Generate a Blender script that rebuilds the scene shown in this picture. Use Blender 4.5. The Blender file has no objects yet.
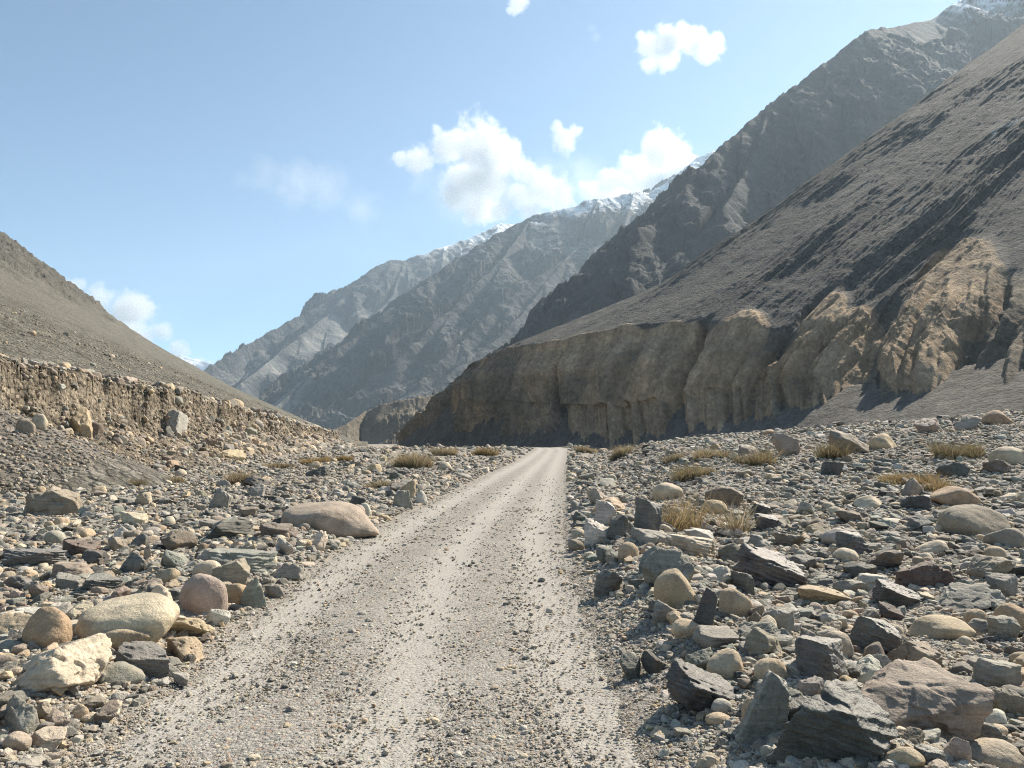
import bpy, bmesh, math, random
import numpy as np
from mathutils import Vector

random.seed(7)
RNG = np.random.default_rng(11)
SC = bpy.context.scene
COL = SC.collection
R = math.radians

# ------------------------------------------------------------------ camera
W, H, F = 1024, 768, 770.0
EYE = np.array([0.0, 0.0, 1.6])
HORIZON = 440.0
PITCH = math.atan((HORIZON - H / 2) / F)
cam = bpy.data.cameras.new("camera")
cam.sensor_width = 36.0
cam.lens = 36.0 * F / W
cam.clip_start = 0.05
cam.clip_end = 60000
cam_ob = bpy.data.objects.new("camera", cam)
COL.objects.link(cam_ob)
cam_ob.location = EYE
cam_ob.rotation_euler = (math.pi / 2 + PITCH, 0, 0)
SC.camera = cam_ob
CP, SP = math.cos(PITCH), math.sin(PITCH)


def ray(px, py):
    fx = (np.asarray(px, float) - W / 2) / F
    fy = (H / 2 - np.asarray(py, float)) / F
    return fx / (CP - fy * SP), (SP + fy * CP) / (CP - fy * SP)     # x and z per metre of depth


def at(px, py, d):
    a, b = ray(px, py)
    return np.stack([a * d, np.asarray(d, float) * np.ones_like(a), EYE[2] + b * d], -1)


# ------------------------------------------------------------------ noise
def _hash(ix, iy, iz, seed):
    h = (ix.astype(np.int64) * 374761393 + iy.astype(np.int64) * 668265263 + iz.astype(np.int64) * 1440662683 + seed * 974711) & 0x7FFFFFFF
    h = ((h ^ (h >> 13)) * 1274126177) & 0x7FFFFFFF
    return (h ^ (h >> 16)) & 0x7FFFFFFF


_ang = RNG.normal(size=(256, 3))
_ang /= np.linalg.norm(_ang, axis=1)[:, None]
GRADS = _ang.astype(np.float32)


def noise3(p, seed=0):
    """gradient noise, about -1..1, on an array of points (n, 3)"""
    p = np.asarray(p, np.float64)
    i = np.floor(p)
    f = (p - i).astype(np.float32)
    i = i.astype(np.int64)
    u = f * f * f * (f * (f * 6 - 15) + 10)
    out = np.zeros(len(p), np.float32)
    for dx in (0, 1):
        wx = u[:, 0] if dx else 1 - u[:, 0]
        for dy in (0, 1):
            wy = u[:, 1] if dy else 1 - u[:, 1]
            for dz in (0, 1):
                wz = u[:, 2] if dz else 1 - u[:, 2]
                g = GRADS[_hash(i[:, 0] + dx, i[:, 1] + dy, i[:, 2] + dz, seed) & 255]
                d = g[:, 0] * (f[:, 0] - dx) + g[:, 1] * (f[:, 1] - dy) + g[:, 2] * (f[:, 2] - dz)
                out += wx * wy * wz * d
    return out * 1.6


def fbm(p, octaves=4, seed=0, gain=0.5, ridged=False):
    p = np.asarray(p, np.float64)
    out = np.zeros(len(p), np.float32)
    a, tot = 1.0, 0.0
    for k in range(octaves):
        n = noise3(p * (2.03 ** k) + 17.3 * k, seed + k)
        out += a * ((1 - 2 * np.abs(n)) if ridged else n)
        tot += a
        a *= gain
    return out / tot


def sstep(a, b, x):
    t = np.clip((np.asarray(x, float) - a) / (b - a), 0, 1)
    return t * t * (3 - 2 * t)


def interp(x, pts):
    pts = np.asarray(pts, float)
    return np.interp(x, pts[:, 0], pts[:, 1])


# ------------------------------------------------------------------ mesh helpers
def make_mesh(name, V, Fc, smooth=True, attrs=None, floats=None):
    V = np.asarray(V, np.float32)
    Fc = np.asarray(Fc, np.int32)
    me = bpy.data.meshes.new(name)
    n, k = Fc.shape
    me.vertices.add(len(V))
    me.vertices.foreach_set("co", V.ravel())
    me.loops.add(n * k)
    me.loops.foreach_set("vertex_index", Fc.ravel())
    me.polygons.add(n)
    me.polygons.foreach_set("loop_start", np.arange(0, n * k, k, dtype=np.int32))
    if smooth is not None:
        sm = np.ones(n, bool) if smooth is True else (np.zeros(n, bool) if smooth is False else np.asarray(smooth, bool))
        me.polygons.foreach_set("use_smooth", sm)
    for an, arr in (attrs or {}).items():
        a = me.attributes.new(an, "FLOAT_COLOR", "POINT")
        arr = np.asarray(arr, np.float32)
        if arr.shape[1] == 3:
            arr = np.concatenate([arr, np.ones((len(arr), 1), np.float32)], 1)
        a.data.foreach_set("color", arr.ravel())
    for an, arr in (floats or {}).items():
        a = me.attributes.new(an, "FLOAT", "POINT")
        a.data.foreach_set("value", np.asarray(arr, np.float32).ravel())
    me.update(calc_edges=True)
    return me


def link(name, me, mat, parent=None, loc=None):
    o = bpy.data.objects.new(name, me)
    if mat is not None:
        me.materials.append(mat)
    COL.objects.link(o)
    if loc is not None:
        o.location = loc
    o.parent = parent
    return o


def tag(o, label=None, cat=None, group=None, kind=None):
    if label: o["label"] = label
    if cat: o["category"] = cat
    if group: o["group"] = group
    if kind: o["kind"] = kind
    return o


def grid_faces(n, m):
    a = (np.arange(n - 1)[:, None] * m + np.arange(m - 1)[None, :]).ravel()
    return np.stack([a, a + 1, a + m + 1, a + m], 1)


# ------------------------------------------------------------------ materials
class Nodes:
    def __init__(self, name):
        self.mat = bpy.data.materials.new(name)
        self.mat.use_nodes = True
        self.t = self.mat.node_tree
        self.t.nodes.clear()
        self.out = self.t.nodes.new("ShaderNodeOutputMaterial")

    def new(self, kind, **kw):
        n = self.t.nodes.new(kind)
        for k, v in kw.items():
            setattr(n, k, v)
        return n

    def set(self, sock, v):
        if isinstance(v, bpy.types.NodeSocket):
            self.t.links.new(v, sock)
        else:
            if isinstance(v, (tuple, list)) and len(v) == 3 and sock.type == "RGBA":
                v = (*v, 1)
            sock.default_value = v
        return self

    def noise(self, vec, scale, detail=4, rough=0.55, dist=0.0):
        n = self.new("ShaderNodeTexNoise")
        self.set(n.inputs["Vector"], vec)
        self.set(n.inputs["Scale"], scale)
        self.set(n.inputs["Detail"], detail)
        self.set(n.inputs["Roughness"], rough)
        self.set(n.inputs["Distortion"], dist)
        return n.outputs[0]

    def voronoi(self, vec, scale, feature="F1", out="Distance"):
        n = self.new("ShaderNodeTexVoronoi", feature=feature)
        self.set(n.inputs["Vector"], vec)
        self.set(n.inputs["Scale"], scale)
        return n.outputs[out]

    def math(self, op, a, b=0.0, clamp=False):
        n = self.new("ShaderNodeMath", operation=op, use_clamp=clamp)
        self.set(n.inputs[0], a); self.set(n.inputs[1], b)
        return n.outputs[0]

    def remap(self, v, a, b, c, d):
        n = self.new("ShaderNodeMapRange")
        for i, x in enumerate((v, a, b, c, d)):
            self.set(n.inputs[i], x)
        return n.outputs[0]

    def mix(self, f, a, b, mode="MIX"):
        n = self.new("ShaderNodeMix", data_type="RGBA", blend_type=mode)
        self.set(n.inputs[0], f); self.set(n.inputs[6], a); self.set(n.inputs[7], b)
        return n.outputs[2]

    def scale(self, col, f):
        n = self.new("ShaderNodeVectorMath", operation="SCALE")
        self.set(n.inputs[0], col); self.set(n.inputs["Scale"], f)
        return n.outputs[0]

    def mapping(self, vec, scale=(1, 1, 1), rot=(0, 0, 0)):
        n = self.new("ShaderNodeMapping")
        self.set(n.inputs[0], vec)
        n.inputs["Rotation"].default_value = rot
        n.inputs["Scale"].default_value = scale
        return n.outputs[0]

    def attr(self, name, out="Color"):
        return self.new("ShaderNodeAttribute", attribute_name=name).outputs[out]

    def pos(self):
        return self.new("ShaderNodeNewGeometry").outputs["Position"]

    def objco(self):
        return self.new("ShaderNodeTexCoord").outputs["Object"]

    def bump(self, height, strength, dist, prev=None):
        n = self.new("ShaderNodeBump")
        self.set(n.inputs["Height"], height)
        n.inputs["Strength"].default_value = strength
        n.inputs["Distance"].default_value = dist
        if prev is not None:
            self.set(n.inputs["Normal"], prev)
        return n.outputs[0]

    def finish(self, col, rough=0.9, normal=None, spec=0.25):
        b = self.new("ShaderNodeBsdfPrincipled")
        self.set(b.inputs["Base Color"], col)
        self.set(b.inputs["Roughness"], rough)
        b.inputs["Specular IOR Level"].default_value = spec
        if normal is not None:
            self.set(b.inputs["Normal"], normal)
        self.t.links.new(b.outputs[0], self.out.inputs[0])
        return self.mat


def rock_material(name, strata=0.0, speck=0.25, rough=0.85, spec=0.3):
    m = Nodes(name)
    p = m.pos()
    tint = m.attr("tint")
    big = m.noise(p, 5.0, 5, 0.6)
    fine = m.noise(p, 60.0, 4, 0.7)
    grain = m.noise(p, 320.0, 2, 0.6)
    c = m.scale(tint, m.remap(big, 0.3, 0.7, 0.72, 1.25))
    c = m.scale(c, m.remap(fine, 0.3, 0.7, 1 - speck, 1 + speck))
    c = m.scale(c, m.remap(grain, 0.3, 0.7, 0.8, 1.2))
    stain = m.remap(m.noise(p, 2.3, 4, 0.6, 0.6), 0.56, 0.7, 0.0, 0.45)
    c = m.mix(stain, c, m.mix(0.6, c, (0.24, 0.15, 0.085)))
    h = m.math("ADD", m.math("MULTIPLY", big, 0.8), m.math("MULTIPLY", fine, 0.22))
    if strata:
        o = m.objco()
        lay = m.noise(m.mapping(o, (3.0, 3.0, 38.0), (0.15, 0.1, 0)), 1.0, 5, 0.65, 0.3)
        c = m.scale(c, m.remap(lay, 0.35, 0.65, 0.78, 1.22))
        h = m.math("ADD", h, m.math("MULTIPLY", lay, strata))
    # dust settled on what faces up
    nz = m.new("ShaderNodeSeparateXYZ")
    m.set(nz.inputs[0], m.new("ShaderNodeNewGeometry").outputs["Normal"])
    du = m.math("MULTIPLY", m.remap(nz.outputs[2], .45, .95, 0.0, .42), m.remap(m.noise(p, 9.0, 4, .65), .35, .65, .2, 1.0), True)
    c = m.mix(du, c, (.33, .295, .24))
    nrm = m.bump(h, 0.9, 0.035)
    nrm = m.bump(m.math("ADD", fine, m.math("MULTIPLY", grain, 0.5)), 0.55, 0.006, nrm)
    return m.finish(c, rough, nrm, spec)


MAT_ROUND = rock_material("granite_boulder", 0.0, 0.22, 0.9)
MAT_ROCK = rock_material("angular_rock", 0.25, 0.2, 0.82)
MAT_SLATE = rock_material("slate_rock", 0.85, 0.2, 0.6, 0.5)
MAT_RUBBLE = rock_material("rubble_rock", 0.0, 0.22, 0.85)


def gravel_material(name, road=False):
    m = Nodes(name)
    p = m.pos()
    v1 = m.new("ShaderNodeTexVoronoi"); m.set(v1.inputs["Vector"], p); m.set(v1.inputs["Scale"], 42.0)
    v2 = m.new("ShaderNodeTexVoronoi"); m.set(v2.inputs["Vector"], p); m.set(v2.inputs["Scale"], 110.0)
    r1 = m.new("ShaderNodeSeparateColor"); m.set(r1.inputs[0], v1.outputs["Color"])
    r2 = m.new("ShaderNodeSeparateColor"); m.set(r2.inputs[0], v2.outputs["Color"])
    tone = m.math("ADD", m.math("MULTIPLY", r1.outputs[0], 0.55), m.math("MULTIPLY", r2.outputs[0], 0.45))
    patch = m.noise(p, 1.3, 5, 0.6)
    fine = m.noise(p, 25.0, 4, 0.7)
    stone = m.new("ShaderNodeValToRGB")
    e = stone.color_ramp.elements
    e[0].position = 0.1; e[0].color = (0.10, 0.095, 0.085, 1)
    e[1].position = 0.95; e[1].color = (0.39, 0.36, 0.31, 1)
    x = stone.color_ramp.elements.new(0.5); x.color = (0.22, 0.207, 0.185, 1)
    m.set(stone.inputs[0], tone)
    c = stone.outputs[0]
    c = m.mix(m.remap(r1.outputs[1], 0.86, 0.92, 0, 0.6), c, (0.27, 0.17, 0.11))
    dust = (0.34, 0.32, 0.284)
    if road:
        tr = m.attr("track", "Fac")
        f = m.math("ADD", tr, m.remap(m.math("ADD", m.math("MULTIPLY", patch, 0.5), m.math("MULTIPLY", fine, 0.5)), 0.35, 0.65, -0.35, 0.35), True)
        c = m.mix(m.math("MULTIPLY", f, 0.8), c, m.scale(dust, m.remap(fine, 0.3, 0.7, 0.85, 1.15)))
        hs = m.remap(f, 0, 1, 1.1, 0.45)
    else:
        f = m.remap(patch, 0.4, 0.65, 0.05, 0.5)
        c = m.mix(f, c, m.scale((0.29, 0.25, 0.20), m.remap(fine, 0.3, 0.7, 0.8, 1.2)))
        hs = m.remap(f, 0, 1, 1.0, 0.7)
    d1 = m.math("SUBTRACT", 1.0, v1.outputs["Distance"])
    d2 = m.math("SUBTRACT", 1.0, v2.outputs["Distance"])
    h = m.math("ADD", m.math("MULTIPLY", d1, 0.012), m.math("MULTIPLY", d2, 0.005))
    h = m.math("ADD", m.math("MULTIPLY", h, hs), m.math("MULTIPLY", fine, 0.012))
    nrm = m.bump(h, 1.0, 1.0)
    return m.finish(c, 0.95, nrm, 0.15)


MAT_GROUND = gravel_material("stony_ground")
MAT_ROAD = gravel_material("gravel_road", True)


def terrain_material(name, scales, bumps, contrast=0.25, rough=0.95, stones=None):
    """rock and scree: tint from the mesh, noise at the given scales (1/m), bump heights in metres"""
    m = Nodes(name)
    p = m.pos()
    c = m.attr("tint")
    nrm = None
    for s, b in zip(scales, bumps):
        n = m.noise(p, s, 5, 0.65)
        c = m.scale(c, m.remap(n, 0.3, 0.7, 1 - contrast, 1 + contrast))
        if b:
            nrm = m.bump(n, 1.0, b, nrm)
    if stones:                                        # loose stones: each cell its own tone and its own little dome
        for s, b, amt in stones:
            v = m.new("ShaderNodeTexVoronoi"); m.set(v.inputs["Vector"], p); m.set(v.inputs["Scale"], s)
            sp = m.new("ShaderNodeSeparateColor"); m.set(sp.inputs[0], v.outputs["Color"])
            c = m.scale(c, m.remap(sp.outputs[0], 0, 1, 1 - amt, 1 + amt))
            nrm = m.bump(m.math("SUBTRACT", 1.0, v.outputs["Distance"]), 1.0, b, nrm)
    return m.finish(c, rough, nrm, 0.1)


# ------------------------------------------------------------------ sun, sky
SUN_EL, SUN_AZ = R(40.5), R(45)          # azimuth clockwise from the view direction
world = bpy.data.worlds.new("World")
SC.world = world
world.use_nodes = True
wt = world.node_tree
sky = wt.nodes.new("ShaderNodeTexSky")
sky.sky_type = "NISHITA"
sky.sun_disc = False
sky.sun_elevation = SUN_EL
sky.sun_rotation = SUN_AZ
sky.altitude = 3500
sky.air_density = 1.0
sky.dust_density = 1.0
sky.ozone_density = 1.0
bg = wt.nodes["Background"]
bg.inputs[1].default_value = 0.08
warm = wt.nodes.new("ShaderNodeMix")
warm.data_type = "RGBA"; warm.blend_type = "MULTIPLY"
warm.inputs[0].default_value = 1.0
warm.inputs[7].default_value = (.90, 1.0, .94, 1)
wt.links.new(sky.outputs[0], warm.inputs[6])
wt.links.new(warm.outputs[2], bg.inputs[0])
sl = bpy.data.lights.new("sun", "SUN")
sl.energy = 5.0
sl.angle = R(0.53)
sl.color = (1.0, 0.91, 0.78)
so = bpy.data.objects.new("sun", sl)
COL.objects.link(so)
sdir = Vector((math.sin(SUN_AZ) * math.cos(SUN_EL), math.cos(SUN_AZ) * math.cos(SUN_EL), math.sin(SUN_EL)))
so.rotation_euler = sdir.to_track_quat("Z", "Y").to_euler()
so.location = (200, 200, 400)

# ------------------------------------------------------------------ ground, track, hill: heights
RC = [(-50, -.7), (4, -.71), (6.5, -.8), (10, -.85), (13, -.78), (20, -.35), (40, .95), (88, 4.5), (110, 5.2), (140, 3.5), (180, -6), (240, -30)]
RH = [(-50, 1.4), (4, 1.36), (6.5, 1.45), (10, 1.58), (13, 1.64), (20, 1.68), (88, 1.8), (300, 1.8)]


def _smooth_curve(pts):
    xs = np.linspace(-50, 240, 1200)
    ys = interp(xs, pts)
    k = np.hanning(41); k /= k.sum()
    ys2 = np.convolve(np.pad(ys, 20, mode="edge"), k, mode="valid")
    wgt = sstep(12, 30, xs)
    return np.stack([xs, ys * (1 - wgt) + ys2 * wgt], 1)


RCS = _smooth_curve(RC)
road_x = lambda y: interp(y, RCS)
road_h = lambda y: interp(y, RH)
CREST = [(-1, -.1), (-.6, .1), (-.3, .2), (-.15, .55), (0, .5), (.05, .45), (.12, .8), (.18, 1.35), (.245, 1.75), (.41, 2.35), (.63, 3.05), (.9, 3.9), (2, 5.5)]


def road_off(x, y):
    """distance outside the track edge (negative on the track) and the side"""
    o = x - road_x(y)
    return np.abs(o) - road_h(y), np.sign(o)


def ground_z(x, y, detail=True):
    x = np.asarray(x, float); y = np.asarray(y, float)
    a = x / np.maximum(y, 3.0)
    c = interp(a, CREST)
    fr = sstep(6, 46, y)
    # the debris fan rises to a crest about 46 m out on the right, then falls to the stream bed
    dist = np.hypot(x, y)
    fall = np.where(a > .1, sstep(52, 95, dist), sstep(118, 150, dist))
    onroad = 1 - sstep(2.0, 7.0, np.abs(x - road_x(y)))
    z = c * np.where(a < .1, sstep(20, 95, y), fr) * (1 - onroad * (1 - sstep(40, 90, y)))
    z = z * (1 - fall) - 3.6 * sstep(118, 175, dist)
    o, sd = road_off(x, y)
    near = 1 - sstep(40, 90, y)
    z = z + near * np.where(sd > 0, .26, .20) * np.exp(-((o - .95) / .6) ** 2)
    if detail:
        P = np.stack([x, y, np.zeros_like(x)], -1).reshape(-1, 3)
        out = sstep(-.2, .5, o)
        z = z + (fbm(P * .45, 3, 5) * .10).reshape(x.shape) * out * sstep(2, 8, np.hypot(x, y))
        z = z + (fbm(P * 2.6, 3, 8) * .045).reshape(x.shape) * out
    return z


# hill on the left: foot line, bank, scree
FOOT = np.array([(-12, -40), (-13.5, 5), (-15.5, 22), (-17, 33), (-19.5, 56), (-25, 103), (-50, 246), (-152, 800), (-250, 1300)], float)


def foot_dist(x, y):
    fx = np.interp(y, FOOT[:, 1], FOOT[:, 0])
    dy = 2.0
    sl_ = (np.interp(y + dy, FOOT[:, 1], FOOT[:, 0]) - np.interp(y - dy, FOOT[:, 1], FOOT[:, 0])) / (2 * dy)
    return (fx - x) / np.sqrt(1 + sl_ ** 2)


BANK_H = [(-40, 1.05), (30, 1.0), (60, 1.04), (105, .82), (200, .74), (246, .7), (262, .15), (300, 0)]
BANK_P = np.array([(-3, -5), (-.6, -.35), (0, 0.05), (2.5, .9), (4.6, 2.0), (5.15, 3.2), (5.4, 4.85), (6.6, 5.1), (9.0, 5.5)])
SCREE_P = np.array([(0, 0), (9, .2), (60, 21.5), (138, 57), (256, 123), (372, 207), (500, 290), (800, 480)])


def hill_z(x, y, detail=True):
    x = np.asarray(x, float); y = np.asarray(y, float)
    P = np.stack([x, y, np.zeros_like(x)], -1).reshape(-1, 3)
    t = foot_dist(x, y)
    warp = (fbm(P * .09, 3, 21) * 2.2).reshape(x.shape)
    w2 = (fbm(P * .5, 3, 22) * .8).reshape(x.shape)
    # near the viewer the foot carries a low talus cone and a wider, rougher bank
    tb = t + (warp + w2) * sstep(-1, 3, t) * (1 - sstep(10, 20, t))
    z = np.interp(tb, BANK_P[:, 0], BANK_P[:, 1]) * interp(y, BANK_H) + np.interp(t, SCREE_P[:, 0], SCREE_P[:, 1])
    z = np.where(t < -3, -6.0, z)
    cone = np.maximum(0, 1 - np.hypot(x + 19.2, y - 27.5) / 7.0) * 3.2
    z = np.maximum(z, np.where(cone > 0, cone - .05, -6.0))
    if detail:
        bankw = sstep(-.5, 2.5, t) * (1 - sstep(8, 12, t))
        z = z + bankw * (fbm(P * .8, 5, 23, .5) * .55).reshape(x.shape)
        z = z - bankw * (sstep(.25, .7, fbm(P * np.array([.55, .35, 1]), 3, 24, .5)) * 1.1).reshape(x.shape)
        z = z + sstep(6, 20, t) * ((fbm(P * .05, 4, 25) * 1.3 + fbm(P * .7, 4, 26, .6) * .25).reshape(x.shape))
        # crags high on the slope
        crag = sstep(215, 290, t + (fbm(P * .02, 3, 27) * 40).reshape(x.shape))
        z = z + crag * ((fbm(P * .035, 5, 28, .55, True) * 12).reshape(x.shape))
    z = z - .9 * np.maximum(0, y - 800) * sstep(0, 1, t)
    return z


def surface_z(x, y):
    return np.maximum(ground_z(x, y), hill_z(x, y))


def hit(px, py, d0=2.2, d1=320.0):
    """where the view through a pixel meets the ground or hill"""
    a, b = ray(px, py)
    d = np.exp(np.linspace(math.log(d0), math.log(d1), 700))
    z = surface_z(a * d, d)
    below = np.nonzero(EYE[2] + b * d <= z)[0]
    k = below[0] if len(below) else 400
    return a * d[k], d[k], z[k]




def project(x, y, z):
    dz = z - EYE[2]
    f = y * CP + dz * SP
    return W / 2 + F * x / f, H / 2 - F * (-y * SP + dz * CP) / f


# ------------------------------------------------------------------ ground sheet
def polar_xy(a_list, r_list):
    A, Rr = np.meshgrid(a_list, r_list)
    return Rr * np.sin(A), Rr * np.cos(A)


azf = np.linspace(R(-42), R(42), 900)
azc = np.linspace(R(42), R(318), 70)[1:-1]
az = np.concatenate([azf, azc, [R(318)]])
rr = np.concatenate([np.exp(np.arange(math.log(.6), math.log(160), .0095)), np.exp(np.arange(math.log(161), math.log(7800), .05))])
GX, GY = polar_xy(az, rr)
GZ = ground_z(GX, GY)
go, _ = road_off(GX, GY)
GZ = GZ - .10 * (1 - sstep(-.45, .12, go)) * (GY > 1.0) * (GY < 165)
fineP = np.stack([GX, GY, np.zeros_like(GX)], -1).reshape(-1, 3)
nearm = (np.hypot(GX, GY) < 30)
fz = np.zeros(GX.size, np.float32)
idx = np.nonzero(nearm.ravel())[0]
fz[idx] = fbm(fineP[idx] * 9, 3, 31, .6) * .014
GZ = GZ + fz.reshape(GX.shape) * sstep(-.3, .3, go)
gf = grid_faces(len(rr), len(az))
last = (np.arange(len(rr) - 1) * len(az))
gf = np.concatenate([gf, np.stack([last + len(az) - 1, last, last + len(az), last + 2 * len(az) - 1], 1)])
ground = link("ground", make_mesh("ground", np.stack([GX, GY, GZ], -1).reshape(-1, 3), gf[:, ::-1]), MAT_GROUND)
tag(ground, "stony grey brown valley floor on both sides of the track", "ground", kind="structure")

# ------------------------------------------------------------------ gravel track: its own sheet on the ground
rv = np.exp(np.linspace(math.log(1.2), math.log(165), 760))
ru = np.linspace(-1.22, 1.22, 170)
U, Yv = np.meshgrid(ru, rv)
hw = road_h(Yv)
X0 = road_x(Yv) + U * hw
P = np.stack([X0, Yv, np.zeros_like(X0)], -1).reshape(-1, 3)
om = U * hw
n1 = fbm(P * .6, 3, 41).reshape(X0.shape)
tracks = (np.exp(-((om + 1.18 + .14 * n1) / .34) ** 2) * .8 + np.exp(-((om - .08 + .14 * n1) / .34) ** 2) * .9 + np.exp(-((om - 1.18 + .14 * n1) / .36) ** 2) * .8)
Zr = ground_z(X0, Yv) + .008
Zr = Zr - .018 * np.clip(tracks, 0, 1) + .012 * n1
nb = np.zeros(X0.size, np.float32)
k = np.nonzero(Yv.ravel() < 25)[0]
nb[k] = fbm(P[k] * 11, 3, 43, .6) * .009
Zr = Zr + nb.reshape(X0.shape) * (1.15 - np.clip(tracks, 0, 1) * .7)
edge = sstep(.93, 1.2, np.abs(U) + .16 * fbm(P * 1.7, 3, 45).reshape(X0.shape))
Zr = Zr - .07 * edge
track_amt = np.clip(tracks, 0, 1) * .95 + .14 - .3 * edge + .25 * sstep(25, 70, Yv)
road = link("road", make_mesh("road", np.stack([X0, Yv, Zr], -1).reshape(-1, 3), grid_faces(len(rv), len(ru)), floats={"track": track_amt.ravel()}), MAT_ROAD)
tag(road, "pale gravel track with three dusty wheel strips running up the valley", "road", kind="structure")


# ------------------------------------------------------------------ hill on the left
def uniform_grid_px(px0, px1, n, d0, d1, m):
    px = np.linspace(px0, px1, n)
    d = np.exp(np.linspace(math.log(d0), math.log(d1), m))
    PX, D = np.meshgrid(px, d)
    return (PX - W / 2) / F * D, D, PX


HX, HY, HPX = uniform_grid_px(-330, 420, 620, 9, 1050, 760)
HZ = hill_z(HX, HY)
ht = foot_dist(HX, HY)
Pn = np.stack([HX, HY, HZ], -1).reshape(-1, 3)
bank = (sstep(-1, 1, ht) * (1 - sstep(6.2, 10.5, ht + 1.2 * fbm(Pn * .4, 3, 51).reshape(ht.shape)))).ravel()
nm = fbm(Pn * .25, 4, 52)
tan_b = np.array([.215, .18, .135])
scree = np.array([.142, .134, .110])
crag_c = np.array([.108, .101, .085])
strat = (.5 + .5 * np.tanh(3 * noise3(np.stack([Pn[:, 0] * .03, Pn[:, 1] * .03, Pn[:, 2] * 1.1], 1), 53)))[:, None]
c_bank = tan_b * (.72 + .4 * strat) * (1 + .25 * nm[:, None])
c_scr = scree * (1 + .22 * nm[:, None])
crag = sstep(215, 290, ht.ravel() + 40 * fbm(np.stack([HX.ravel(), HY.ravel(), 0 * HX.ravel()], 1) * .02, 3, 27))[:, None]
# grey talus cone at the near end of the bank
cone = sstep(0, .35, 1 - np.hypot(HX + 19.2, HY - 27.5) / 7.0).ravel()[:, None]
tint = c_scr * (1 - bank[:, None]) + c_bank * bank[:, None]
tint = tint * (1 - crag) + crag_c * crag
tint = tint * (1 - cone) + np.array([.20, .18, .155]) * cone
MAT_HILL = terrain_material("hill_scree", (.06, .6, 4.5), (0.0, .4, .25), .2, stones=((1.6, .35, .28), (4.0, .16, .30)))
hill = link("hill", make_mesh("hill", Pn, grid_faces(*HX.shape), attrs={"tint": tint}), MAT_HILL)
tag(hill, "brown scree slope above a broken tan earth bank beside the valley floor", "hill", kind="structure")


# ------------------------------------------------------------------ cliff terrace and slope on the right: a net of traced points with real depths
FALL = np.array([.81, .58, .63])                 # down-slope direction of the whole face, reversed


def on_face(px, py, c=81.6):
    """the point of the slope's plane seen through a pixel"""
    a_, b_ = ray(px, py)
    return at(px, py, c / (.348 + .486 * a_ - b_))


CREST_COL = [at(470, 453, 352), at(497, 402, 345), at(500, 348, 345), at(640, 292, 356), at(839, 204, 366), at(1024, 66, 516), at(1190, -80, 830)]
NET = [  # foot, cliff base, cliff top (px, py, depth), then a point of the slope above
    [(555, 455, 286), (566, 410, 310), (563, 342, 313), (640, 306, 81.6)],
    [(620, 456, 262), (628, 417, 284), (640, 323, 290), (722, 282, 84)],
    [(690, 458, 226), (702, 407, 255), (733, 326, 264), (812, 262, 90)],
    [(760, 460, 202), (782, 397, 236), (815, 338, 242), (890, 270, 98)],
    [(850, 463, 168), (882, 378, 214), (918, 296, 246), (975, 240, 104)],
    [(980, 468, 138), (1018, 352, 190), (1062, 268, 222), (1115, 215, 106)],
    [(1150, 474, 112), (1195, 325, 170), (1240, 225, 202), (1290, 170, 108)],
    [(1400, 482, 90), (1450, 300, 142), (1500, 190, 168), (1560, 130, 110)],
]
cols = []
away = np.array([-.55, .75, -.62])
for f_ in ((70, 100, 120), (26, 30, 34)):       # two columns behind the crest, falling away from it
    tail = [at(392, 451, 440), at(402, 438, 438), at(412, 434, 440)] if f_[0] > 50 else [at(415, 452, 385), at(446, 404, 382), at(453, 374, 380)]
    cols.append(tail + [CREST_COL[i] + away * f_[0] * g for i, g in ((3, 1), (4, 1.3), (5, 1.6), (6, 2))])
cols.append(CREST_COL)
for c in NET:
    r3 = on_face(*c[3])
    cols.append([at(*p) for p in c[:3]] + [r3, r3 + FALL * 110, r3 + FALL * 270, r3 + FALL * 620])
CN = np.array(cols)
NPX = np.array([[404] * 7, [440] * 7, [500] * 7] + [[(c[1][0] + c[2][0]) / 2] * 7 for c in NET], float)


NS = 1000
def across(P, n):
    m = len(P)
    q = np.linspace(0, m - 1, n)
    i = np.clip(np.floor(q).astype(int), 0, m - 2)
    f = (q - i).reshape(-1, *([1] * (P.ndim - 1)))
    out = P[i] * (1 - f) + P[i + 1] * f
    for _ in range(2):                              # round the folds between columns
        k = 24
        pad = np.concatenate([2 * out[:1] - out[k:0:-1], out, 2 * out[-1:] - out[-2:-k - 2:-1]])
        cs = np.cumsum(np.concatenate([0 * pad[:1], pad]), axis=0)
        out = (cs[2 * k + 1:] - cs[:-2 * k - 1]) / (2 * k + 1)
    return out


C1 = across(CN, NS)
PX1 = across(NPX[..., None], NS)[..., 0]
vt = np.concatenate([np.linspace(0, 1, 60, False), np.linspace(1, 2, 120, False), np.linspace(2, 3, 100, False), np.linspace(3, 4, 120, False), np.linspace(4, 5, 120, False), np.linspace(5, 6, 60)])
vi = np.clip(np.floor(vt).astype(int), 0, 5)
vf = (vt - vi)
S1 = C1[:, vi] * (1 - vf)[None, :, None] + C1[:, vi + 1] * vf[None, :, None]
# soften the breaks between the rows a little
for _ in range(2):
    S1[:, 1:-1] = .25 * S1[:, :-2] + .5 * S1[:, 1:-1] + .25 * S1[:, 2:]
PXg = PX1[:, 1][:, None] * np.ones_like(vt)[None, :]
du = np.gradient(S1, axis=0); dv = np.gradient(S1, axis=1)
N1 = np.cross(dv, du)
N1 /= np.maximum(np.linalg.norm(N1, axis=-1, keepdims=True), 1e-9)
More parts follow.
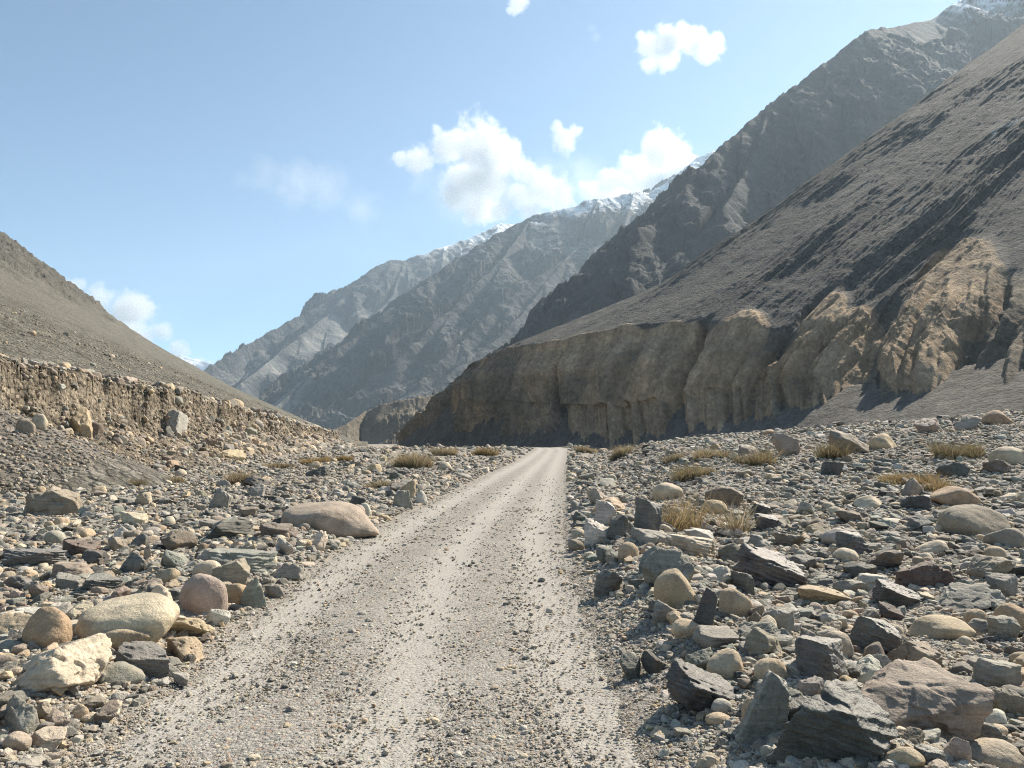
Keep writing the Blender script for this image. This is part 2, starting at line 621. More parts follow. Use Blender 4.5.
# outward means towards the valley (up and to the viewer's left)
flip = np.sign((N1 * np.array([-.7, -.5, .6])).sum(-1).mean())
N1 *= flip
for _ in range(30):
    N1[1:-1] = .25 * N1[:-2] + .5 * N1[1:-1] + .25 * N1[2:]
    N1[:, 1:-1] = .25 * N1[:, :-2] + .5 * N1[:, 1:-1] + .25 * N1[:, 2:]
N1 /= np.linalg.norm(N1, axis=-1, keepdims=True)
P1 = S1.reshape(-1, 3)
V1 = np.ones((NS, 1)) * vt[None, :]
arc = np.concatenate([[0], np.cumsum(np.linalg.norm(np.diff(C1[:, 1], axis=0), axis=1))])[:, None] * np.ones_like(V1)
up = S1[..., 2]
w_px = PXg + 9 * fbm(P1 * .02, 3, 61).reshape(V1.shape)
gul = np.zeros_like(V1)
gn = fbm(np.stack([arc.ravel() / 40, up.ravel() / 60, 0 * arc.ravel()], 1), 3, 60).reshape(V1.shape)
for gpx, gw, gd in [(452, 5, 5), (516, 6, 4), (569, 3.0, 10), (602, 16, 2), (693, 7, 13), (752, 8, 5), (777, 6, 10), (828, 6, 4), (872, 16, 15), (926, 5, 5), (990, 22, 16), (1080, 14, 10), (1170, 25, 12), (1300, 40, 12)]:
    gul += gd * (1 + .5 * gn) / (1 + ((w_px + 14 * gn - gpx) / gw) ** 2) ** 1.3
flute = fbm(np.stack([arc.ravel() / 11 + .7 * noise3(P1 * .02, 66), up.ravel() / 160, 0 * arc.ravel()], 1), 4, 62, .55, True).reshape(V1.shape)
fl2 = fbm(np.stack([arc.ravel() / 4.2, up.ravel() / 60, arc.ravel() * 0 + 7], 1), 3, 63, .55, True).reshape(V1.shape)
bulge = fbm(P1 * .016, 3, 64).reshape(V1.shape)
strata = np.tanh(2.5 * noise3(np.stack([P1[:, 0] * .008, P1[:, 1] * .008, P1[:, 2] * .22], 1), 65)).reshape(V1.shape)
along = np.concatenate([np.zeros((NS, 1)), np.cumsum(np.linalg.norm(np.diff(S1, axis=1), axis=-1), axis=1)], 1)
facet = np.abs(fbm(np.stack([arc.ravel() / 38, up.ravel() / 110, 0 * arc.ravel() + 2], 1), 2, 78).reshape(V1.shape)) * 9
fl3 = fbm(np.stack([arc.ravel() / 2.0, up.ravel() / 9, arc.ravel() * 0 + 17], 1), 3, 79, .6, True).reshape(V1.shape)
chunk = fbm(P1 * .16, 4, 80, .6, True).reshape(V1.shape)
# the tan bodies of old river sediment that stand out of the scree further right, where the photograph shows them
PXv, PYv = project(S1[..., 0], S1[..., 1], S1[..., 2])
wpx = PXv + 9 * fbm(P1 * .05, 4, 84).reshape(V1.shape); wpy = PYv + 9 * fbm(P1 * .05, 4, 85).reshape(V1.shape)
body = np.zeros_like(V1)
for bx_, by_, rx_, ry_ in [(738, 395, 54, 46), (735, 350, 36, 40), (826, 378, 44, 38), (822, 335, 28, 46), (850, 345, 34, 36), (922, 352, 44, 44), (955, 295, 56, 62), (1120, 330, 70, 60)]:
    # teardrops leaning with the fall line
    lean_ = (wpx - bx_) + .35 * (wpy - by_)
    body = np.maximum(body, 1 - np.sqrt((lean_ / rx_) ** 2 + ((wpy - by_) / ry_) ** 2))
body = np.clip(body / .3, 0, 1)
rw2 = sstep(690, 745, PXv)
Dc = (1 - rw2) * 2.5 + rw2 * (-1.6 + 3.2 * body) - gul * (1 - .45 * rw2) + 5.0 * flute + 2.5 * fl2 + .8 * fl3 + .6 * chunk + 1.2 * (1 - .6 * rw2) * bulge + .3 * strata + facet * (1 - .4 * rw2)
below = np.clip(1.0 - V1, 0, 1)
lip = 1 - .85 * sstep(1.45, 1.95, V1) * (1 - .6 * rw2)
nw = interp(PXg, [(404, 1), (440, .85), (500, .5), (570, 0)])
Dc = np.where(Dc > 0, Dc * lip, Dc) * (1 - .35 * nw) - 3.6 * nw + nw * 1.8 * fbm(P1 * .09, 4, 87, .6, True).reshape(V1.shape) - below * 13
edge_n = .10 * fbm(P1 * .05, 3, 83).reshape(V1.shape) + .05 * flute
above = sstep(1.95 + edge_n - .35 * rw2, 2.03 + edge_n + .25 * rw2, V1) * (1 - .85 * body * rw2)
scree_n = fbm(np.stack([arc.ravel() / 30, along.ravel() / 140, 0 * arc.ravel()], 1), 3, 67).reshape(V1.shape)
Dt = 1.5 * scree_n - np.clip(V1 - .95, 0, 1) * 17 + .35 * fbm(P1 * .25, 3, 68).reshape(V1.shape)
rgh = np.clip(interp(PXg, [(400, .2), (530, .3), (640, .45), (700, .9), (1100, 1.3)]) * (.55 + .45 * sstep(2.2, 3.3, V1)), 0, 2)
ribs = fbm(np.stack([arc.ravel() / 17 + .5 * noise3(P1 * .015, 70), along.ravel() / 380, 0 * arc.ravel() + 3], 1), 5, 69, .55, True).reshape(V1.shape)
rgh = np.maximum(rgh, .8 * sstep(2.7, 3.6, V1) * sstep(430, 520, PXg))
outc = sstep(-.15, .25, fbm(np.stack([arc.ravel() / 45, along.ravel() / 190, 0 * arc.ravel()], 1), 4, 71).reshape(V1.shape) + .12 * (PXg > 740))
ribf = fbm(np.stack([arc.ravel() / 5 + .4 * noise3(P1 * .03, 81), along.ravel() / 90, 0 * arc.ravel() + 3], 1), 4, 82, .6, True).reshape(V1.shape)
Da = rgh * ((4.4 * ribs + 1.9 * ribf) * (.4 + .6 * outc)) + .6 * fbm(P1 * .12, 5, 72, .65).reshape(V1.shape)
cliffm = (Dc > Dt) & (above < .5)
D1 = np.maximum(Dc, Dt) * (1 - above) + Da * above
S1 = S1 + N1 * D1[..., None]
# colours of the deposits themselves
q = fbm(P1 * .03, 4, 73)[:, None]; q2 = fbm(P1 * .11, 4, 74, .6)[:, None]
sfine = fbm(np.stack([arc.ravel() / 7, along.ravel() / 60, 0 * arc.ravel() + 5], 1), 4, 75, .6)[:, None]
stc = strata.reshape(-1, 1)
c_cliff = np.array([.385, .288, .19]) * (1 + .3 * q + .4 * q2 + .09 * stc + .7 * sfine)
rightw = interp(PXg, [(400, .0), (690, .0), (780, 1.0)]).reshape(-1, 1)
bmask = sstep(.38, .58, body + .22 * flute + .16 * fl2 + .25 * fbm(P1 * .12, 4, 86, .6).reshape(V1.shape))
rb = (rw2 * (1 - 1.5 * bmask)).reshape(-1, 1)
nose = interp(PXg, [(404, .5), (500, .35), (560, 0)]).reshape(-1, 1)
grey_mix = sstep(.02, .36, q + .35 * q2 + .9 * rb + nose)
c_cliff = c_cliff * (1 - .14 * rw2.reshape(-1, 1))
c_cliff = c_cliff * (1 - .8 * grey_mix) + np.array([.15, .135, .108]) * .8 * grey_mix * (1 + .25 * sfine)
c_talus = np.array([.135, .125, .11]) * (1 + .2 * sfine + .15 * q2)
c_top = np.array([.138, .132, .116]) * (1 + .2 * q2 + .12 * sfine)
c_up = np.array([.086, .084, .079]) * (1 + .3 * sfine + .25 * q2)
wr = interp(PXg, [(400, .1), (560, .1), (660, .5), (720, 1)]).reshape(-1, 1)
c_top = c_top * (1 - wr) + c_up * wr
ov = outc.reshape(-1, 1) * np.clip(rgh.reshape(-1, 1), 0, 1)
c_top = c_top * (1 - .7 * ov) + np.array([.095, .09, .082]) * .7 * ov * (1 + .4 * q2)
white = sstep(.34, .52, fbm(np.stack([arc.ravel() / 8 + .6 * noise3(P1 * .05, 77), along.ravel() / 30, 0 * arc.ravel() + 9], 1), 4, 76, .6))[:, None] * wr * sstep(2.0, 2.4, V1.reshape(-1, 1))
c_top = c_top * (1 - .6 * white) + np.array([.36, .35, .32]) * .6 * white
cm = cliffm.reshape(-1, 1).astype(float)
ab = above.reshape(-1, 1)
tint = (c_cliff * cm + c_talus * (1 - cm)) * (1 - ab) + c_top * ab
MAT_CLIFF = terrain_material("cliff_sediment", (.12, .7, 2.6), (.5, .6, .3), .2, stones=((.9, .2, .2),))
f1 = grid_faces(NS, len(vt))
cliff = link("cliff", make_mesh("cliff", S1.reshape(-1, 3), f1 if flip < 0 else f1[:, ::-1], attrs={"tint": tint}), MAT_CLIFF)
tag(cliff, "tall eroded tan cliff terrace with dark scree chutes and a long slope rising above it", "cliff", kind="structure")


# ------------------------------------------------------------------ mountains: spurs traced from the skyline, faces falling away from them
def spur_field(X, Y, spurs, k, L):
    best = np.full(X.shape, -1e9); bu = np.zeros(X.shape); bd = np.zeros(X.shape)
    second = np.full(X.shape, -1e9)
    u0 = 0.0
    for sp in spurs:
        pts = np.array([at(*p) for p in sp])
        for a, b in zip(pts[:-1], pts[1:]):
            e = b[:2] - a[:2]; l2 = (e ** 2).sum(); l = math.sqrt(l2)
            t = np.clip(((X - a[0]) * e[0] + (Y - a[1]) * e[1]) / l2, 0, 1)
            dist = np.hypot(X - a[0] - t * e[0], Y - a[1] - t * e[1])
            v = a[2] + (b[2] - a[2]) * t - k * L * (1 - np.exp(-dist / L))
            m = v > best
            second = np.where(m, best, np.maximum(second, v))
            best = np.where(m, v, best)
            bu = np.where(m, u0 + t * l, bu); bd = np.where(m, dist, bd)
            u0 += l
        u0 += 500
    return best, second, bu, bd


def mountain(spurs, px0, px1, n, d0, d1, m, k, L, unit, mat, label, seed, snow=None, amp=1.0, tints=None, floor=-18):
    X, Y, _ = uniform_grid_px(px0, px1, n, d0, d1, m)
    P2 = np.stack([X, Y, 0 * X], -1).reshape(-1, 3)
    wx = fbm(P2 / (unit * 1.8), 5, seed).reshape(X.shape) * unit * .55
    wy = fbm(P2 / (unit * 1.8) + 40, 5, seed + 1).reshape(X.shape) * unit * .55
    _, _, _, d = spur_field(X, Y, spurs, k, L)
    near = np.clip(d / (unit * 1.6), .10, 1)
    z, z2, u, d = spur_field(X + wx * near, Y + wy * near, spurs, k, L)
    # ribs and gullies run down the fall line of each spur
    q = np.stack([u.ravel() / (unit * .55) + .7 * fbm(P2 / unit, 3, seed + 2), d.ravel() / (unit * 2.2), 0 * u.ravel()], 1)
    gl = fbm(q, 6, seed + 3, .62, True).reshape(X.shape)
    rock = fbm(np.stack([X.ravel(), Y.ravel(), z.ravel()], 1) / (unit * .55), 6, seed + 5, .62, True).reshape(X.shape)
    rise = np.clip(d / (unit * 1.2), .12, 1)
    scree = sstep(.0, .28, fbm(P2 / (unit * 1.7), 3, seed + 6).reshape(X.shape) + .25 * sstep(unit * .8, unit * 4, d) - .1)
    A = unit * amp
    z = z + A * .60 * rise * (gl - .12) * (1 - .8 * scree) + A * .24 * rock * (1 - .9 * scree) * np.clip(.2 + rise, 0, 1)
    z = np.maximum(z, floor + 3 * fbm(P2 / 60, 3, seed + 7).reshape(X.shape))
    Pz = np.stack([X, Y, z], -1)
    gx = np.cross(np.gradient(Pz, axis=1), np.gradient(Pz, axis=0))
    gx /= np.maximum(np.linalg.norm(gx, axis=-1, keepdims=True), 1e-9)
    steep = 1 - np.abs(gx[..., 2])
    t0, t1 = tints or ((.075, .076, .074), (.225, .215, .195))
    sc = np.clip(scree * .9 + .1 - .8 * sstep(.25, .45, steep), 0, 1)[..., None]
    var = fbm(Pz.reshape(-1, 3) / (unit * .5), 5, seed + 8, .6).reshape(X.shape)[..., None]
    tint = (np.array(t0) * (1 - sc) + np.array(t1) * sc) * (1 + .35 * var)
    if snow:
        z0, z1 = snow
        s = sstep(z0, z1, z + unit * .9 * var[..., 0] + unit * .3 * gl) * (1 - sstep(.30, .5, steep + .15 * var[..., 0]))
        tint = tint * (1 - s[..., None]) + np.array([.78, .80, .83]) * s[..., None]
    o = link("mountain", make_mesh("mountain", Pz.reshape(-1, 3), grid_faces(*X.shape), attrs={"tint": tint.reshape(-1, 3)}), mat)
    tag(o, label, "mountain", kind="structure")
    return o


MAT_M2 = terrain_material("mountain_rock_near", (.012, .05, .22), (0, 5.0, 2.6), .2)
MAT_M3 = terrain_material("mountain_rock_far", (.004, .018, .07), (0, 15.0, 7.0), .2)
mountain([
    [(592, 440, 1010), (590, 370, 1050), (588, 325, 1100), (594, 306, 1120), (608, 282, 1150), (622, 254, 1200), (637, 236, 1230), (659, 222, 1280), (686, 190, 1350), (712, 160, 1430), (740, 133, 1520), (770, 110, 1590), (800, 84, 1660), (830, 62, 1730), (855, 42, 1790), (866, 34, 1820), (900, 27, 1930), (930, 20, 2010), (962, 2, 2110), (1000, -22, 2240), (1120, -40, 2500), (1300, 40, 2800)],
    [(962, 2, 2110), (985, 50, 1850), (985, 90, 1650), (960, 130, 1450)],
    [(770, 110, 1590), (752, 165, 1400), (722, 215, 1220)],
], 400, 1320, 880, 420, 3400, 800, 1.16, 2200, 150, MAT_M2, "steep dark grey mountain wall behind the cliff slope with snow specks at its summit", 100, (1130, 1260), .8, ((.062, .062, .06), (.125, .12, .11)))
mountain([
    [(598, 201, 4300), (555, 212, 4250), (530, 220, 4200), (495, 238, 4080), (460, 261, 3930), (428, 281, 3780), (403, 302, 3660), (362, 335, 3460), (337, 352, 3340), (312, 375, 3220), (288, 397, 3120), (262, 418, 3000)],
    [(598, 201, 4300), (588, 236, 3950), (566, 262, 3700), (545, 290, 3450), (520, 322, 3200), (482, 356, 2950), (440, 386, 2750), (405, 416, 2600)],
    [(800, 120, 4900), (713, 154, 4600), (697, 160, 4600), (667, 185, 4500), (648, 195, 4450), (634, 195, 4350), (620, 198, 4350), (598, 201, 4300)],
    [(634, 195, 4350), (622, 240, 3800), (602, 285, 3300), (570, 330, 2800)],
    [(566, 262, 3700), (512, 300, 3400), (462, 345, 3120), (420, 385, 2900)],
    [(530, 220, 4200), (502, 262, 3800), (452, 312, 3420), (400, 362, 3100)],
], 180, 760, 900, 1900, 5600, 820, 1.0, 6000, 330, MAT_M3, "grey ribbed mountain at the head of the valley with a snow-dusted crest", 200, (1250, 1420), .8)
mountain([
    [(560, 222, 6700), (500, 226, 6500), (470, 240, 6300), (445, 248, 6150), (428, 256, 6000), (405, 262, 5900), (393, 262, 5850), (372, 271, 5700), (352, 291, 5550), (327, 305, 5400), (301, 319, 5250), (258, 342, 4950), (210, 369, 4600), (165, 397, 4300), (120, 425, 4000)],
    [(352, 291, 5550), (332, 313, 5150), (303, 336, 4850), (268, 362, 4550), (240, 384, 4300)],
    [(405, 262, 5900), (392, 300, 5350), (357, 330, 4950), (310, 375, 4500)],
    [(445, 248, 6150), (440, 290, 5400), (420, 330, 4800)],
], 100, 640, 760, 3000, 7400, 680, .95, 6500, 380, MAT_M3, "hazy blue grey mountain ridge farthest up the valley descending towards the scree hill", 300, (1500, 1720), .8)
mountain([
    [(120, 335, 9000), (165, 352, 9000), (190, 359, 9000), (212, 365, 9000), (240, 385, 9000), (270, 420, 9000)],
], 60, 330, 240, 7400, 9700, 220, .8, 9000, 300, MAT_M3, "small white snow peak showing over the foot of the scree hill", 400, (500, 700), .7)

# low eroded terrace at the foot of the far mountain
mountain([
    [(318, 436, 960), (345, 426, 990), (366, 412, 1040), (385, 404, 1030), (425, 397, 1040), (480, 388, 1080), (560, 380, 1150)],
], 300, 560, 420, 760, 1700, 300, 1.0, 420, 40, MAT_M2, "low grey terrace with a steep front below the far mountain", 500, None, .7, ((.17, .145, .11), (.21, .18, .14)))
# ------------------------------------------------------------------ rocks
def ico(n):
    bm = bmesh.new()
    bmesh.ops.create_icosphere(bm, subdivisions=n, radius=1)
    bm.verts.ensure_lookup_table()
    V = np.array([v.co[:] for v in bm.verts])
    Fc = np.array([[v.index for v in f.verts] for f in bm.faces], np.int32)
    bm.free()
    return V, Fc


ICO = {n: ico(n) for n in (1, 2, 3, 4, 5, 6)}


def rock_shape(kind, level, rng, seed):
    """unit rock in a 1 x 1 x 1 box: 'round', 'angular', 'slab' or 'slate' (split into sheets)"""
    d, _ = ICO[level]
    if kind == "round":
        e = rng.normal(size=(5, 3)); e /= np.linalg.norm(e, axis=1)[:, None]
        r = np.ones(len(d))
        for q in e:                                  # broad worn flats
            h = rng.uniform(.62, .95)
            r = (r ** -9 + (np.maximum(d @ q, 1e-3) / h) ** 9) ** (-1 / 9)
        p = d * r[:, None]
        p *= (1 + .10 * fbm(p * 1.3 + seed, 2, seed))[:, None]
        if level >= 4:
            p *= (1 + .018 * fbm(p * 6 + seed, 3, seed + 1))[:, None]
    else:
        k = rng.integers(9, 15)
        e = rng.normal(size=(k, 3)); e /= np.linalg.norm(e, axis=1)[:, None]
        if kind in ("slab", "slate"):
            e = np.concatenate([e * np.array([1, 1, .35]), [[.12, .05, 1], [-.1, .08, -1], [.3, -.25, .9]]])
            e /= np.linalg.norm(e, axis=1)[:, None]
        h = rng.uniform(.5, .95, len(e))
        pw = 60 if level >= 4 else 40
        q = np.maximum(d @ e.T, 1e-4) / h
        r = (q ** pw).sum(1) ** (-1 / pw)
        r = np.minimum(r, 1.5)
        p = d * r[:, None]
        if level >= 3:
            p *= (1 + (.12 if kind == "angular" else .08) * fbm(p * 1.8 + seed, 3, seed, .55))[:, None]
        if level >= 4:
            rg = fbm(p * 4.5 + seed, 4, seed + 1, .6, True)
            p *= (1 + .034 * rg)[:, None]
            cr = noise3(p * 2.6 + seed + 9, seed + 6)          # chipped corners
            p *= (1 - .10 * sstep(.25, .45, cr))[:, None]
            if kind in ("slate", "slab"):
                tilt = p[:, 2] + .3 * p[:, 0] + .15 * p[:, 1] + .09 * fbm(p * 2 + seed, 2, seed + 3)
                st = noise3(np.stack([tilt * 9, np.zeros(len(p)) + seed, np.zeros(len(p))], 1), seed + 2)
                st += .6 * noise3(np.stack([tilt * 23, np.zeros(len(p)) + seed, np.zeros(len(p))], 1), seed + 4)
                p[:, :2] *= (1 + (.055 if kind == "slate" else .035) * np.tanh(2.5 * st))[:, None]
    lo, hi = p.min(0), p.max(0)
    return (p - (lo + hi) / 2) / (hi - lo)


def rot_z(a):
    c, s = math.cos(a), math.sin(a)
    return np.array([[c, -s, 0], [s, c, 0], [0, 0, 1]])


def rot_euler(ax, ay, azz):
    cx, sx, cy, sy = math.cos(ax), math.sin(ax), math.cos(ay), math.sin(ay)
    return rot_z(azz) @ np.array([[cy, 0, sy], [0, 1, 0], [-sy, 0, cy]]) @ np.array([[1, 0, 0], [0, cx, -sx], [0, sx, cx]])


PAL = {
    "tan": (.41, .315, .205), "cream": (.50, .42, .305), "pinkish": (.35, .28, .22), "ochre": (.38, .28, .165), "taupe": (.27, .22, .165),
    "brown": (.18, .147, .112), "maroon": (.14, .10, .083), "slate": (.145, .139, .12), "dark": (.095, .092, .080), "grey": (.265, .245, .205),
    "greenish": (.235, .235, .195), "pale": (.44, .405, .34), "orange": (.38, .265, .165),
}
PAL_WORD = {"tan": "tan", "cream": "cream", "pinkish": "pinkish", "ochre": "ochre", "taupe": "taupe", "brown": "brown", "maroon": "maroon", "slate": "dark grey",
            "dark": "blackish", "grey": "grey", "greenish": "greenish grey", "pale": "pale grey", "orange": "orange tan"}
SHAPE_WORD = {"round": "rounded", "angular": "angular", "slab": "flat", "slate": "layered"}

